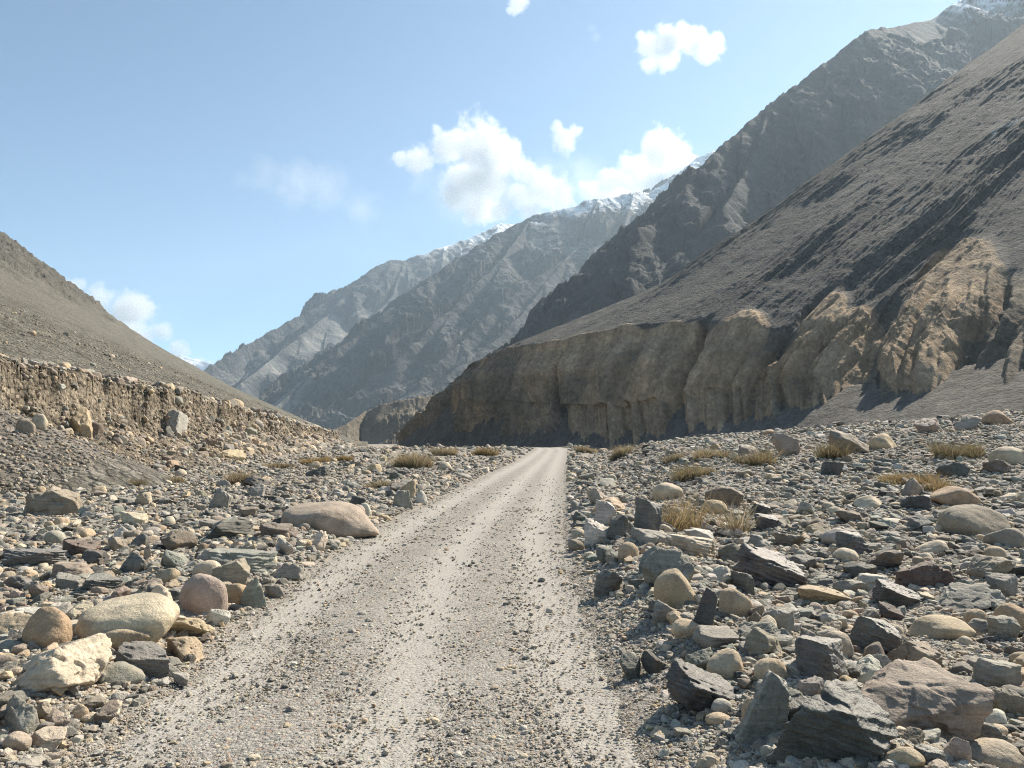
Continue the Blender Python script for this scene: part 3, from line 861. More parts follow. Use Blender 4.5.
# traced rocks: x0, x1, y0, y1 in the photograph, shape, colour, tilt (about the view axis), label or None, landmark name or None
HERO = [
    (61, 160, 597, 646, "round", "cream", 0, "biggest smooth pale boulder in the row beside the track", "big pale boulder"),
    (89, 142, 627, 652, "round", "tan", 4, "smooth bun-shaped tan stone resting against the front of the big pale boulder", "bun-shaped stone"),
    (14, 60, 611, 650, "round", "ochre", -8, "ochre stained rounded boulder between the long cream block and the big pale boulder", "ochre boulder"),
    (-22, 78, 646, 691, "angular", "cream", -10, "long cream block lying at the frame edge below the ochre boulder", "long cream block"),
    (58, 104, 640, 675, "angular", "grey", 8, "grey wedge-shaped rock behind the tip of the long cream block", "grey wedge rock"),
    (108, 166, 644, 680, "slate", "slate", 12, "dark slate block with a pale broken end face under the bun-shaped stone", "slate block with broken end"),
    (84, 137, 664, 686, "round", "grey", -4, "grey flattened stone in front of the slate block with the broken end", "grey flattened stone"),
    (172, 221, 575, 614, "round", "pinkish", 12, "rounded pinkish brown boulder between a cream veined rock and a small yellowish egg", "pinkish brown boulder"),
    (132, 168, 585, 619, "angular", "cream", -6, "cream rock with wavy veins just behind the big pale boulder", "cream veined rock"),
    (219, 247, 585, 606, "round", "ochre", 3, "small yellowish egg-shaped stone beside the pinkish brown boulder", "yellowish egg stone"),
    (240, 263, 578, 611, "angular", "greenish", 15, "greenish grey block standing at the road side of the yellowish egg stone", "greenish standing block"),
    (209, 247, 560, 587, "angular", "taupe", 5, "dark mottled boulder behind the yellowish egg stone", "mottled boulder"),
    (205, 264, 551, 576, "slab", "greenish", 2, "pale greenish flat slab lying behind the mottled boulder", "pale greenish slab"),
    (32, 61, 680, 699, "angular", "tan", 14, "small tan wedge under the long cream block", "tan wedge"),
    (-8, 28, 702, 738, "angular", "grey", 3, "squarish grey boulder cut by the frame edge below the long cream block", "squarish grey boulder"),
    (157, 200, 640, 663, "angular", "tan", 20, "beige sloping rock at the road side of the slate block with broken end", "beige sloping rock"),
    (160, 205, 618, 642, "angular", "tan", 5, "tan blocky rock between the beige sloping rock and the pinkish brown boulder", "tan blocky rock"),
    (203, 226, 610, 629, "angular", "pale", 0, "small whitish rock at the road edge below the yellowish egg stone", "whitish edge rock"),
    (68, 85, 709, 723, "round", "tan", 5, "lone tan egg-shaped stone on gravel below the grey flattened stone", "lone tan egg"),
    (16, 57, 737, 751, "slab", "cream", 0, "flat cream stone lying on gravel in the near corner", None),
    (22, 47, 702, 721, "angular", "taupe", 0, None, None),
    (167, 188, 676, 688, "slab", "grey", 0, "small grey flat stone alone at the edge of the track", "small grey flat stone"),
    (8, 70, 491, 517, "angular", "taupe", -4, "broad taupe boulder with a shaded side at the foot of the grey talus cone", "broad taupe boulder"),
    (111, 143, 513, 526, "slab", "cream", 0, "cream flat block lying in the stones past the broad taupe boulder", "cream flat block"),
    (47, 95, 542, 559, "slab", "maroon", -3, "reddish brown slab lying in the slates below the broad taupe boulder", "reddish slab"),
    (155, 190, 531, 553, "angular", "brown", -10, None, "brown tilted rock"),
    (-6, 48, 552, 569, "slate", "slate", 0, "dark layered slate slab at the frame edge", "edge slate slab"),
    (70, 117, 576, 594, "slate", "slate", 4, None, None),
    (77, 102, 552, 565, "slab", "dark", 0, None, None),
    (117, 144, 554, 575, "angular", "slate", 6, None, "dark grey cube rock"),
    (162, 186, 550, 570, "angular", "greenish", 0, None, "pale greenish chunk"),
    (142, 150, 546, 562, "angular", "pinkish", 0, "narrow pink stone standing upright among the slates", "upright pink stone"),
    (191, 251, 527, 542, "slab", "dark", -2, "long blackish slab with a shaded front below the pink tan whaleback boulder", "long blackish slab"),
    (190, 219, 562, 580, "round", "cream", 0, None, None),
    (48, 76, 574, 591, "slate", "grey", 0, None, None),
    (40, 84, 563, 582, "slab", "taupe", -6, None, None),
    (272, 375, 498, 535, "round", "pinkish", 14, "big pinkish tan boulder shaped like a whale back sloping down to the track", "whaleback boulder"),
    (309, 325, 532, 552, "angular", "cream", 8, "small pointed cream stone standing at the track edge by the whaleback boulder", "pointed cream stone"),
    (269, 303, 563, 582, "angular", "grey", -4, "greyish block at the track edge below the pointed cream stone", "greyish edge block"),
    (257, 294, 524, 538, "slab", "brown", 0, None, None),
    (303, 326, 467, 478, "angular", "dark", 0, "blackish block lying out on the flat behind the whaleback boulder", "blackish block"),
    (242, 263, 484, 497, "angular", "grey", 10, None, None),
    (206, 228, 490, 510, "angular", "grey", 0, "grey boulder with a dark side standing in the field below the dry bush", "grey field boulder"),
    (348, 365, 497, 508, "slab", "dark", 0, None, None),
    (345, 364, 506, 519, "round", "pinkish", 0, None, "pinkish rounded stone by the whaleback"),
    (356, 370, 504, 518, "round", "pale", 0, None, None),
    (390, 412, 491, 510, "angular", "grey", 0, None, "grey roadside block"),
    (400, 415, 482, 499, "angular", "tan", 0, "tan block on top of the far roadside row", "tan roadside block"),
    (415, 427, 492, 506, "round", "pale", 0, None, None),
    (262, 282, 586, 600, "angular", "grey", 0, None, None),
    (269, 292, 540, 556, "angular", "pale", 0, None, None),
    # on the broken bank of the hill
    (65, 88, 408, 436, "angular", "tan", 14, "large tan block jutting from the broken earth bank of the hill", "tan bank block"),
    (80, 98, 423, 436, "angular", "brown", 0, None, None),
    (29, 44, 415, 429, "round", "cream", 0, "cream boulder on the earth bank beside the tan bank block", "cream bank boulder"),
    (13, 31, 420, 434, "round", "taupe", 0, None, None),
    (157, 171, 428, 438, "angular", "dark", 0, "blackish block halfway along the earth bank", "blackish bank block"),
    # right of the track
    (634, 664, 498, 536, "slate", "slate", 8, "tall dark slate standing upright at the head of the roadside row", "upright slate"),
    (584, 610, 520, 548, "angular", "pale", 14, "pale wedge standing at the track edge near the upright slate", "pale roadside wedge"),
    (607, 638, 516, 540, "angular", "slate", 0, None, None),
    (619, 640, 544, 561, "round", "tan", 4, "small tan loaf-shaped stone at the foot of the upright slate", "tan loaf stone"),
    (646, 696, 550, 589, "angular", "grey", -8, "thick grey boulder with a pinkish top behind the tan potato-shaped boulder", "thick grey boulder"),
    (657, 702, 571, 610, "round", "tan", -22, "tan potato-shaped boulder perched on the roadside row", "tan potato boulder"),
    (721, 757, 591, 619, "round", "tan", -10, "smooth tan ball-like boulder beside the leaning dark slab", "tan ball boulder"),
    (692, 723, 590, 632, "slate", "dark", 35, "dark slab leaning between the tan potato boulder and the tan ball boulder", "leaning dark slab"),
    (742, 813, 544, 590, "slate", "slate", 14, "big dark slate boulder with slanting layers among stones behind the tan ball boulder", "big slanting slate"),
    (595, 624, 571, 597, "angular", "slate", 0, "dark pyramid-shaped rock alone at the track edge", "dark pyramid rock"),
    (639, 666, 546, 573, "angular", "greenish", 20, None, None),
    (661, 723, 540, 558, "slab", "cream", 4, "long cream flat rock behind the thick grey boulder", "long cream flat rock"),
    (634, 678, 530, 548, "slab", "grey", 4, None, "grey slab below the upright slate"),
    (686, 716, 530, 545, "slab", "pale", 6, None, None),
    (707, 748, 487, 509, "angular", "brown", 0, "dark brown boulder behind the golden dry bush", "dark brown bush boulder"),
    (653, 685, 484, 500, "round", "cream", 0, "cream boulder in front of the olive bush", "cream bush boulder"),
    (704, 730, 501, 516, "round", "tan", 0, None, None),
    (749, 774, 505, 517, "slate", "dark", 0, None, None),
    (756, 782, 516, 532, "slate", "dark", 0, None, None),
    (674, 707, 621, 638, "round", "tan", 6, "beige loaf-shaped stone below the leaning dark slab", "beige loaf stone"),
    (653, 683, 604, 626, "angular", "grey", 0, None, None),
    (594, 617, 501, 530, "slate", "pale", 0, "pale striped rock near the far end of the roadside row", "pale striped rock"),
    (720, 750, 545, 564, "angular", "brown", 0, None, None),
    (735, 759, 574, 596, "slate", "slate", 0, None, None),
    (709, 739, 568, 586, "angular", "pale", 0, None, None),
    (790, 917, 690, 770, "slate", "dark", 2, "biggest blackish slate boulder low in the near corner", "biggest blackish slate"),
    (868, 993, 668, 742, "angular", "taupe", 12, "great taupe boulder with a broad sloping face beside the biggest blackish slate", "great taupe boulder"),
    (803, 864, 636, 690, "slate", "slate", -8, "layered grey slate boulder stacked above the biggest blackish slate", "stacked grey slate"),
    (854, 911, 618, 658, "slate", "slate", 10, "dark slate hump behind the great taupe boulder", "dark slate hump"),
    (904, 958, 563, 590, "angular", "maroon", 2, "maroon block with a flat top out in the stone field", "maroon block"),
    (944, 1014, 584, 613, "angular", "grey", -4, "long grey hump below the maroon block", "long grey hump"),
    (886, 936, 584, 609, "slate", "dark", 6, "blackish jagged rock beside the maroon block", "blackish jagged rock"),
    (800, 852, 588, 606, "slab", "tan", 3, "beige flat rock below the big slanting slate", "beige flat rock"),
    (921, 983, 624, 643, "round", "tan", 5, "long tan log-shaped stone lying on gravel", "log-shaped stone"),
    (886, 913, 605, 624, "angular", "maroon", 0, None, None),
    (868, 892, 645, 665, "round", "brown", 0, "olive brown rounded stone just behind the great taupe boulder", "olive brown stone"),
    (889, 912, 661, 681, "angular", "pinkish", 0, None, None),
    (901, 953, 643, 674, "slab", "taupe", 14, None, "taupe sloping slab"),
    (1003, 1038, 608, 634, "round", "orange", 0, "orange tan boulder cut by the frame edge", "orange edge boulder"),
    (994, 1020, 619, 642, "angular", "grey", 18, None, None),
    (987, 1032, 690, 720, "angular", "taupe", 8, None, "taupe edge rock"),
    (974, 1034, 744, 778, "round", "pinkish", 0, "pinkish boulder in the near corner at the frame edge", "pinkish corner boulder"),
    (948, 978, 740, 770, "angular", "pinkish", 10, None, None),
    (968, 1008, 726, 756, "angular", "slate", 0, None, None),
    (920, 954, 747, 772, "slate", "slate", 8, None, None),
    (894, 930, 751, 772, "round", "tan", 0, None, None),
    (837, 862, 550, 563, "round", "cream", 0, "cream rounded stone above the beige flat rock", "cream rounded stone"),
    (874, 909, 551, 572, "angular", "brown", 0, None, None),
    (847, 883, 563, 579, "slab", "dark", 0, None, None),
    (838, 866, 582, 597, "angular", "grey", 0, None, None),
    (862, 896, 577, 593, "slab", "pale", 0, None, None),
    (976, 1028, 558, 581, "angular", "taupe", 0, None, "taupe rock at the frame edge"),
    (993, 1028, 575, 600, "angular", "grey", 0, None, None),
    (987, 1030, 664, 692, "slab", "grey", 4, None, None),
    (827, 856, 634, 659, "round", "cream", 0, None, None),
    (841, 861, 679, 695, "round", "ochre", 0, "small ochre stone wedged under the stacked grey slate", "small ochre stone"),
    (858, 892, 661, 692, "slab", "pale", 0, None, None),
    (673, 749, 670, 718, "slate", "dark", 6, "broken blackish slate boulder at the track edge", "broken blackish slate"),
    (748, 802, 676, 742, "slate", "greenish", 38, "tilted slate with bold slanting stripes between two blackish slate boulders", "striped tilted slate"),
    (711, 747, 651, 682, "round", "tan", 0, "tan dome-shaped stone above the broken blackish slate", "tan dome stone"),
    (758, 792, 660, 684, "round", "tan", 0, "pale tan oval stone above the striped tilted slate", "pale tan oval"),
    (750, 794, 631, 657, "angular", "taupe", 4, "taupe blocky rock behind the pale tan oval", "taupe blocky rock"),
    (699, 743, 630, 648, "slab", "grey", 0, None, "grey flat rock above the tan dome"),
    (621, 644, 656, 682, "angular", "slate", 0, "dark chunk lying alone on the track verge", "dark verge chunk"),
    (643, 668, 653, 675, "angular", "dark", 10, "dark wedge beside the dark verge chunk", "dark verge wedge"),
    (688, 716, 651, 673, "angular", "grey", 0, None, None),
    (708, 734, 714, 726, "round", "tan", 6, "flattish tan pebble below the broken blackish slate", None),
    (745, 767, 702, 728, "round", "tan", 0, None, None),
    (834, 873, 430, 455, "angular", "taupe", 0, "big squared taupe boulder on the skyline of the stone field", "skyline taupe boulder"),
    (872, 905, 434, 450, "round", "tan", 0, "tan hump beside the skyline taupe boulder", "tan skyline hump"),
    (918, 946, 419, 434, "angular", "pinkish", 0, None, "pinkish skyline rock"),
    (990, 1024, 411, 425, "round", "orange", 0, "orange tan boulder at the top edge of the stone field", "orange skyline boulder"),
    (958, 985, 416, 431, "angular", "pinkish", 0, None, None),
    (1001, 1034, 448, 465, "round", "cream", 0, None, "cream edge boulder"),
    (942, 992, 488, 508, "round", "orange", 4, "orange tan boulder in front of the long ochre bush", "orange bush boulder"),
    (954, 1024, 507, 538, "round", "taupe", 4, "broad smooth taupe boulder below the orange bush boulder", "broad smooth taupe boulder"),
    (994, 1034, 529, 550, "round", "taupe", 0, None, None),
    (903, 934, 479, 498, "angular", "taupe", 0, "taupe rock set against the long ochre bush", "taupe bush rock"),
    (839, 875, 534, 557, "slate", "slate", 0, "dark grey pointed rock behind the cream rounded stone", "dark pointed rock"),
    (990, 1020, 462, 475, "angular", "brown", 0, None, None),
    (859, 888, 498, 509, "round", "cream", 0, None, "cream field stone"),
    (908, 939, 497, 512, "slate", "dark", 0, None, None),
    (943, 974, 463, 478, "angular", "dark", 0, None, None),
    (774, 802, 435, 457, "angular", "pinkish", 0, "pale pinkish boulder pile block near the olive bush", "pale pinkish block"),
    (781, 810, 536, 549, "angular", "brown", 0, None, None),
    (823, 846, 462, 476, "slate", "dark", 0, None, None),
    (839, 869, 511, 524, "slab", "brown", 0, None, None),
    (922, 952, 542, 555, "round", "cream", 0, None, None),
]

ROCKS = []          # every countable rock: dict with place, size, look


for (x0, x1, y0, y1, kind, colr, tilt, label, mark) in HERO:
    cx = (x0 + x1) / 2
    X, Yd, Z = hit(cx, y1 - 1)
    w = (x1 - x0) / F * Yd
    onhill = hill_z(np.array([X]), np.array([Yd]))[0] > ground_z(np.array([X]), np.array([Yd]))[0]
    dep = min(w * .85, .9 + .25 * w)
    hp = (y1 - y0) / F * Yd
    slope = max(0.0, EYE[2] - Z) / Yd
    h = max(hp - dep * slope * .38, .30 * w, .6 * hp)
    ROCKS.append(dict(x=X, y=Yd + dep * .42, z=Z, w=w, d=dep, h=h, kind=kind, col=colr, tilt=R(tilt), label=label, mark=mark, hero=True, px=x1 - x0, cx=cx, cy=(y0 + y1) / 2, hill=bool(onhill)))

# the rest of the stone field: every size class thrown on the ground, big ones kept apart
hx = np.array([r["x"] for r in ROCKS]); hy = np.array([r["y"] for r in ROCKS]); hr = np.array([r["w"] for r in ROCKS]) * .5
KINDS = np.array(["round", "angular", "slab", "slate"])
COLS_L = ["slate", "dark", "grey", "greenish", "taupe", "tan", "cream", "pale", "brown", "pinkish", "maroon", "ochre"]
PRB_L = np.array([.17, .07, .22, .09, .13, .09, .07, .11, .03, .02, .003, .005])


def scatter(n, smin, smax, dmin, dmax, rng, hill_ok=False):
    """positions over the stretch the picture shows, evenly spread on the ground"""
    a = np.sqrt(rng.uniform(dmin ** 2, dmax ** 2, n))
    px = rng.uniform(-90, 1114, n)
    pad = rng.uniform(-3.2, 3.2, n)                   # room to step aside
    x = (px - W / 2) / F * a + pad
    y = a
    o, sd = road_off(x, y)
    s = smin * (1 - rng.uniform(0, 1, n) * (1 - (smin / smax) ** 2)) ** -.5
    edge = .10 + .35 * s + .12 * noise3(np.stack([x * .5, y * .5, 0 * x], 1), 91) + np.where(sd > 0, .30, .0) * (s < .2)
    keep = (o > edge)
    if not hill_ok:
        keep &= foot_dist(x, y) < -.3 - s
    return x[keep], y[keep], s[keep], o[keep], sd[keep]


occ_x, occ_y, occ_r = list(hx), list(hy), list(hr)
cell = {}
for i, (a, b) in enumerate(zip(occ_x, occ_y)):
    cell.setdefault((int(a // 2), int(b // 2)), []).append(i)


def free(x, y, r, f=.8):
    for i in range(int(x // 2) - 1, int(x // 2) + 2):
        for j in range(int(y // 2) - 1, int(y // 2) + 2):
            for k in cell.get((i, j), ()):
                if (occ_x[k] - x) ** 2 + (occ_y[k] - y) ** 2 < (f * (occ_r[k] + r)) ** 2:
                    return False
    return True


def occupy(x, y, r):
    occ_x.append(x); occ_y.append(y); occ_r.append(r)
    cell.setdefault((int(x // 2), int(y // 2)), []).append(len(occ_x) - 1)


SMALL = []
HB = np.array([(q[0], q[1], q[2], q[3], r["y"]) for q, r in zip(HERO, ROCKS)], float)
rng = np.random.default_rng(5)
CLASSES = [(.50, .80, 5, 60, 150), (.32, .50, 4, 62, 1250), (.20, .32, 3.2, 60, 8500), (.12, .20, 2.6, 48, 26000), (.075, .12, 2.4, 32, 38000), (.045, .075, 2.2, 18, 30000), (.6, 1.7, 190, 330, 3000), (.4, 1.1, 60, 190, 3600), (.22, .36, 3, 18, 2000), (.13, .22, 2.6, 16, 11000), (.25, .4, 60, 110, 4500)]
for (s0, s1, d0, d1, n) in CLASSES:
    xs, ys, ss, oo, sd = scatter(n, s0, s1, d0, d1, rng)
    clump = fbm(np.stack([xs * .22, ys * .22, 0 * xs], 1), 3, 93) + .8 * np.exp(-((oo - .85) / .7) ** 2)
    keep = rng.uniform(0, 1, len(xs)) < np.clip(.72 + .8 * clump, .35, 1)
    # the strip of verge right beside the track near the camera is bare gravel
    verge = (sd > 0) & (oo < .55) & (ys < 9) & (ss > .09)
    keep &= ~verge
    for x, y, s, c in zip(xs[keep], ys[keep], ss[keep], clump[keep]):
        if s > .11 and not free(x, y, s * .5, .7 if s > .3 else .55):
            continue
        if s > .15:                                  # never in the way of a traced rock
            ax, ay = project(x, y - .3 * s, ground_z(np.array([x]), np.array([y]))[0] + .3 * s)
            hw_ = s * F / y * .5
            if np.any((y < HB[:, 4]) & (ax + hw_ > HB[:, 0]) & (ax - hw_ < HB[:, 1]) & (ay + hw_ * .6 > HB[:, 2]) & (ay - hw_ * .6 < HB[:, 3] - 2)):
                continue
        if s > .11:
            occupy(x, y, s * .45)
        kind = KINDS[rng.choice(4, p=[.10, .38, .36, .16])]
        cl = COLS_L[rng.choice(len(COLS_L), p=PRB_L / PRB_L.sum())]
        if kind == "round":
            cl = ["tan", "cream", "grey", "pale", "pinkish", "taupe"][rng.choice(6, p=[.25, .2, .2, .15, .1, .1])]
        if kind == "slate":
            cl = ["slate", "dark", "greenish", "grey"][rng.choice(4, p=[.45, .25, .15, .15])]
        w = s * rng.uniform(.85, 1.25); dd = s * rng.uniform(.7, 1.15)
        h = s * {"round": rng.uniform(.5, .8), "angular": rng.uniform(.4, .75), "slab": rng.uniform(.2, .38), "slate": rng.uniform(.22, .45)}[kind]
        SMALL.append(dict(x=x, y=y, w=w, d=dd, h=h, kind=kind, col=cl, s=s))
sx = np.array([r["x"] for r in SMALL]); sy = np.array([r["y"] for r in SMALL])
sz = ground_z(sx, sy)
spx, spy = project(sx, sy, sz)
for r, z, px, py in zip(SMALL, sz, spx, spy):
    r.update(z=z, cx=px, cy=py, px=r["w"] * F / r["y"], hero=False, label=None, mark=None, tilt=rng.normal(0, .13), hill=False)
inside = [r for r in SMALL if 4 < r["cx"] < 1020 and r["cy"] < 764]
inside.sort(key=lambda r: -r["px"] * (.4 + r["h"] / r["w"]))
EXTRA = inside[:300 - len(ROCKS)]
ex_ids = {id(r) for r in EXTRA}
RUBBLE = [r for r in SMALL if id(r) not in ex_ids]
ROCKS += EXTRA


def tint_of(name, n, rng, var=.16):
    t = np.array(PAL[name]) * (1 + rng.normal(0, var))
    t = t * (1 + rng.normal(0, .018, 3))
    return t * min(1.0, .50 / t.max())


# ---- labels: each rock told apart from its neighbours by look and by the named rock it lies near
MARKS = [r for r in ROCKS if r["mark"]]


def size_word(r):
    p = r["px"]
    return "large" if p > 55 else "medium" if p > 30 else "small" if p > 17 else "little"


used = {r["label"] for r in ROCKS if r["label"]}
for r in sorted(ROCKS, key=lambda r: -r["px"]):
    noun = "boulder" if r["w"] > .42 else "rock" if r["kind"] != "round" else "stone"
    r["noun"] = noun
    if r["label"]:
        continue
    near = sorted((m for m in MARKS if m is not r), key=lambda m: (m["cx"] - r["cx"]) ** 2 + ((m["cy"] - r["cy"]) * 1.6) ** 2)[:9]
    base = f"{size_word(r)} {PAL_WORD[r['col']]} {SHAPE_WORD[r['kind']]} {noun}"
    done = None
    for m in near:
        dx, dy = r["cx"] - m["cx"], r["cy"] - m["cy"]
        if abs(dy) > abs(dx) * .9:
            rel = "behind" if dy < 0 else "in front of"
            if abs(dx) > abs(dy) * .35:
                rel = ("behind and " if dy < 0 else "in front and ") + ("left of" if dx < 0 else "right of")
        else:
            rel = "left of" if dx < 0 else "right of"
        dist = math.hypot(dx, dy)
        for word in (("just ",) if dist < 45 else ("",)):
            t = f"{base} {word}{rel} the {m['mark']}"
            if t not in used and len(t.split()) <= 16:
                done = t
                break
        if done:
            break
    if not done:
        m1, m2 = near[0], near[1]
        done = f"{base} between the {m1['mark']} and the {m2['mark']}"
    r["label"] = done
    used.add(done)

MATS = {"round": MAT_ROUND, "angular": MAT_ROCK, "slab": MAT_ROCK, "slate": MAT_SLATE}
RESEED = {"great taupe boulder": 311, "biggest blackish slate": 137, "long cream block": 59}
for i, r in enumerate(ROCKS):
    lv = 6 if r["px"] > 44 else 5 if r["px"] > 20 else 4
    rr_ = np.random.default_rng(1000 + i + RESEED.get(r["mark"], 0))
    V = rock_shape(r["kind"], lv, rr_, 3 * i + 1)
    V = V @ rot_z(0 if r["hero"] else rr_.uniform(0, 6.28)).T
    lo, hi = V.min(0), V.max(0)
    V = (V - (lo + hi) / 2) / (hi - lo)
    sink = .5 if r["hero"] else .45
    dims = np.array([r["w"], r["d"], r["h"] * (1 + sink)])
    V = V * dims
    if r["mark"] == "whaleback boulder":              # its back slopes down towards the track
        V[:, 2] *= 1 - .5 * sstep(-.05, .5, V[:, 0] / r["w"])
    V = V @ rot_euler(0, r["tilt"] * (.55 if r["hero"] else 1), 0).T
    lo, hi = V.min(0), V.max(0)
    if r["hero"]:                                  # keep the traced width and height after the tilt
        V = V * np.array([r["w"] / (hi[0] - lo[0]), 1, min(1.0, r["h"] * (1 + sink) / (hi[2] - lo[2]))])
    V = V - np.array([0, 0, V[:, 2].min() + r["h"] * sink])
    t = tint_of(r["col"], 1, rr_, .06 if r["hero"] else .15)
    me = make_mesh(r["noun"], V, ICO[lv][1], True, attrs={"tint": np.repeat(t[None], len(V), 0)})
    zz = r["z"] if not r["hero"] else float(surface_z(np.array([r["x"]]), np.array([r["y"] - r["d"] * .25]))[0])
    o = link(r["noun"], me, MATS[r["kind"]], loc=(r["x"], r["y"], zz))
    side = "stones of the flat between hill and track" if r["x"] < road_x(r["y"]) else "stones of the field beside the track under the cliff"
    if r["hill"]:
        side = "blocks lying on the broken earth bank"
    tag(o, r["label"], r["noun"], side)


# ---- stuff: stones too many to count, one object
def stone_mesh(items, V_by, level_of, rng, flat_kinds=("angular", "slab", "slate")):
    groups = {}
    for r in items:
        lv = level_of(r)
        groups.setdefault((r["kind"], lv, int(rng.integers(0, 10))), []).append(r)
    Vs, Fs, Ts, Ss = [], [], [], []
    base = 0
    for (kind, lv, j), rs in groups.items():
        T = V_by[(kind, lv, j)]
        Fc = ICO[lv][1]
        k = len(rs)
        dims = np.array([[r["w"], r["d"], r["h"] * 1.3] for r in rs])
        rots = np.array([rot_euler(rng.normal(0, .16), rng.normal(0, .16), rng.uniform(0, 6.28)) for _ in rs])
        pos = np.array([[r["x"], r["y"], r["z"] + r["h"] * r.get("raise", .17)] for r in rs])
        V = np.einsum("kij,knj->kni", rots, T[None] * dims[:, None]) + pos[:, None]
        tt = np.array([tint_of(r["col"], 1, rng, .18) for r in rs])
        Vs.append(V.reshape(-1, 3)); Ts.append(np.repeat(tt, len(T), 0))
        Fs.append((Fc[None] + (base + np.arange(k) * len(T))[:, None, None]).reshape(-1, 3))
        Ss.append(np.full(k * len(Fc), kind == "round" or lv >= 4))
        base += k * len(T)
    return np.concatenate(Vs), np.concatenate(Fs), np.concatenate(Ts), np.concatenate(Ss)


TPL = {}
for kd in KINDS:
    for lv in (1, 2, 3, 4):
        for j in range(10):
            TPL[(kd, lv, j)] = rock_shape(kd, lv, np.random.default_rng(77 * j + lv * 7 + len(kd)), 31 * j + lv)
rub_lv = lambda r: 4 if r["px"] > 17 else 3 if r["px"] > 8 else 2 if r["px"] > 3.5 else 1
V, Fc, T, Sm = stone_mesh(RUBBLE, TPL, rub_lv, np.random.default_rng(3))
rub = link("rubble", make_mesh("rubble", V, Fc, Sm, attrs={"tint": T}), MAT_RUBBLE)
tag(rub, "countless smaller mixed stones covering the valley floor on both sides of the track", "rubble", kind="stuff")

# pebbles on the track and the verges
rng = np.random.default_rng(21)
PEB = []
n = 210000
y = 1 / rng.uniform(1 / 34.0, 1 / 2.3, n)
px = rng.uniform(-60, 1084, n)
x = (px - W / 2) / F * y + rng.uniform(-1, 1, n) * rng.uniform(0, 2.5, n)
o, sd = road_off(x, y)
om = x - road_x(y)
trk = np.exp(-((om + 1.18) / .27) ** 2) * .85 + np.exp(-((om - .08) / .30) ** 2) + np.exp(-((om - 1.18) / .26) ** 2) * .85
pr = np.where(o < 0, 1 - .85 * np.clip(trk, 0, 1), 1.0) * np.clip(.85 + .7 * noise3(np.stack([x * .9, y * .5, 0 * x], 1), 95), .3, 1)
s = np.exp(rng.normal(math.log(.0105), .48, n)) * np.clip(y / 6, .8, 3.2) ** .75
s = np.where(rng.uniform(0, 1, n) < .02, s * 2.4, s)
s = np.minimum(s, .075) * np.where(o > .1, 1.8, 1)
keep = (rng.uniform(0, 1, n) < pr) & (foot_dist(x, y) < -.2)
x, y, s, o = x[keep], y[keep], s[keep], o[keep]
z = ground_z(x, y) + np.where(o < -.05, .004, 0)
cols = ["pale", "grey", "slate", "tan", "cream", "taupe", "dark", "pinkish"]
ci = rng.choice(8, len(x), p=[.33, .30, .035, .12, .14, .055, .005, .015])
kd = rng.choice(3, len(x), p=[.12, .48, .40])
for i in range(len(x)):
    PEB.append(dict(x=x[i], y=y[i], z=z[i], w=s[i] * 1.15, d=s[i], h=s[i] * .55, kind=KINDS[kd[i]], col=cols[ci[i]], px=s[i] * F / y[i]))
V, Fc, T, Sm = stone_mesh(PEB, TPL, lambda r: 3 if r["px"] > 9 else 2 if r["px"] > 4 else 1, np.random.default_rng(4))
gr = link("gravel", make_mesh("gravel", V, Fc, Sm, attrs={"tint": T}), MAT_RUBBLE)
tag(gr, "loose grey and tan gravel scattered over the track and its verges", "gravel", kind="stuff")

# stones sticking out of the hill's broken bank and lying on its scree
rng = np.random.default_rng(23)
n = 62000
y = np.exp(rng.uniform(math.log(17), math.log(250), n))
t = np.where(rng.uniform(0, 1, n) < .72, rng.uniform(-2, 9.5, n), rng.uniform(8, 60, n))
fx = np.interp(y, FOOT[:, 1], FOOT[:, 0])
x = fx - t
s = np.exp(rng.normal(math.log(.15), .55, n)) * np.clip(y / 45, .55, 2.2) * np.where(t > 9, .42, 1)
z = hill_z(x, y)
keep = (np.abs((x / y * F + W / 2) - 160) < 300) & (z > ground_z(x, y) - .05) & (rng.uniform(0, 1, n) < np.clip(.7 + .8 * noise3(np.stack([x * .25, y * .25, z * .4], 1), 97), .15, 1))
cone_in = np.hypot(x + 19.2, y - 27.5) < 6.6
s = np.where(cone_in, np.minimum(s, .13), s)
cols = ["tan", "taupe", "cream", "brown", "grey", "pinkish", "slate"]
ci = rng.choice(7, n, p=[.18, .28, .06, .18, .20, .04, .06])
c2 = rng.choice(7, n, p=[.12, .30, .03, .20, .25, .02, .08])
HR = [dict(x=x[i], y=y[i], z=z[i], w=s[i] * 1.1, d=s[i], h=s[i] * .7, kind=KINDS[int(rng.choice([0, 1, 1, 1, 2]))], col=cols[(c2 if (t[i] > 9 or cone_in[i]) else ci)[i]], px=s[i] * F / y[i], **{"raise": .12}) for i in np.nonzero(keep)[0]]
V, Fc, T, Sm = stone_mesh(HR, TPL, lambda r: 3 if r["px"] > 8 else 2 if r["px"] > 4 else 1, np.random.default_rng(6))
hr_ = link("bank_rubble", make_mesh("bank_rubble", V, Fc, Sm, attrs={"tint": T}), MAT_RUBBLE)
tag(hr_, "small stones bedded in the broken earth bank and strewn on the scree above it", "rubble", kind="stuff")


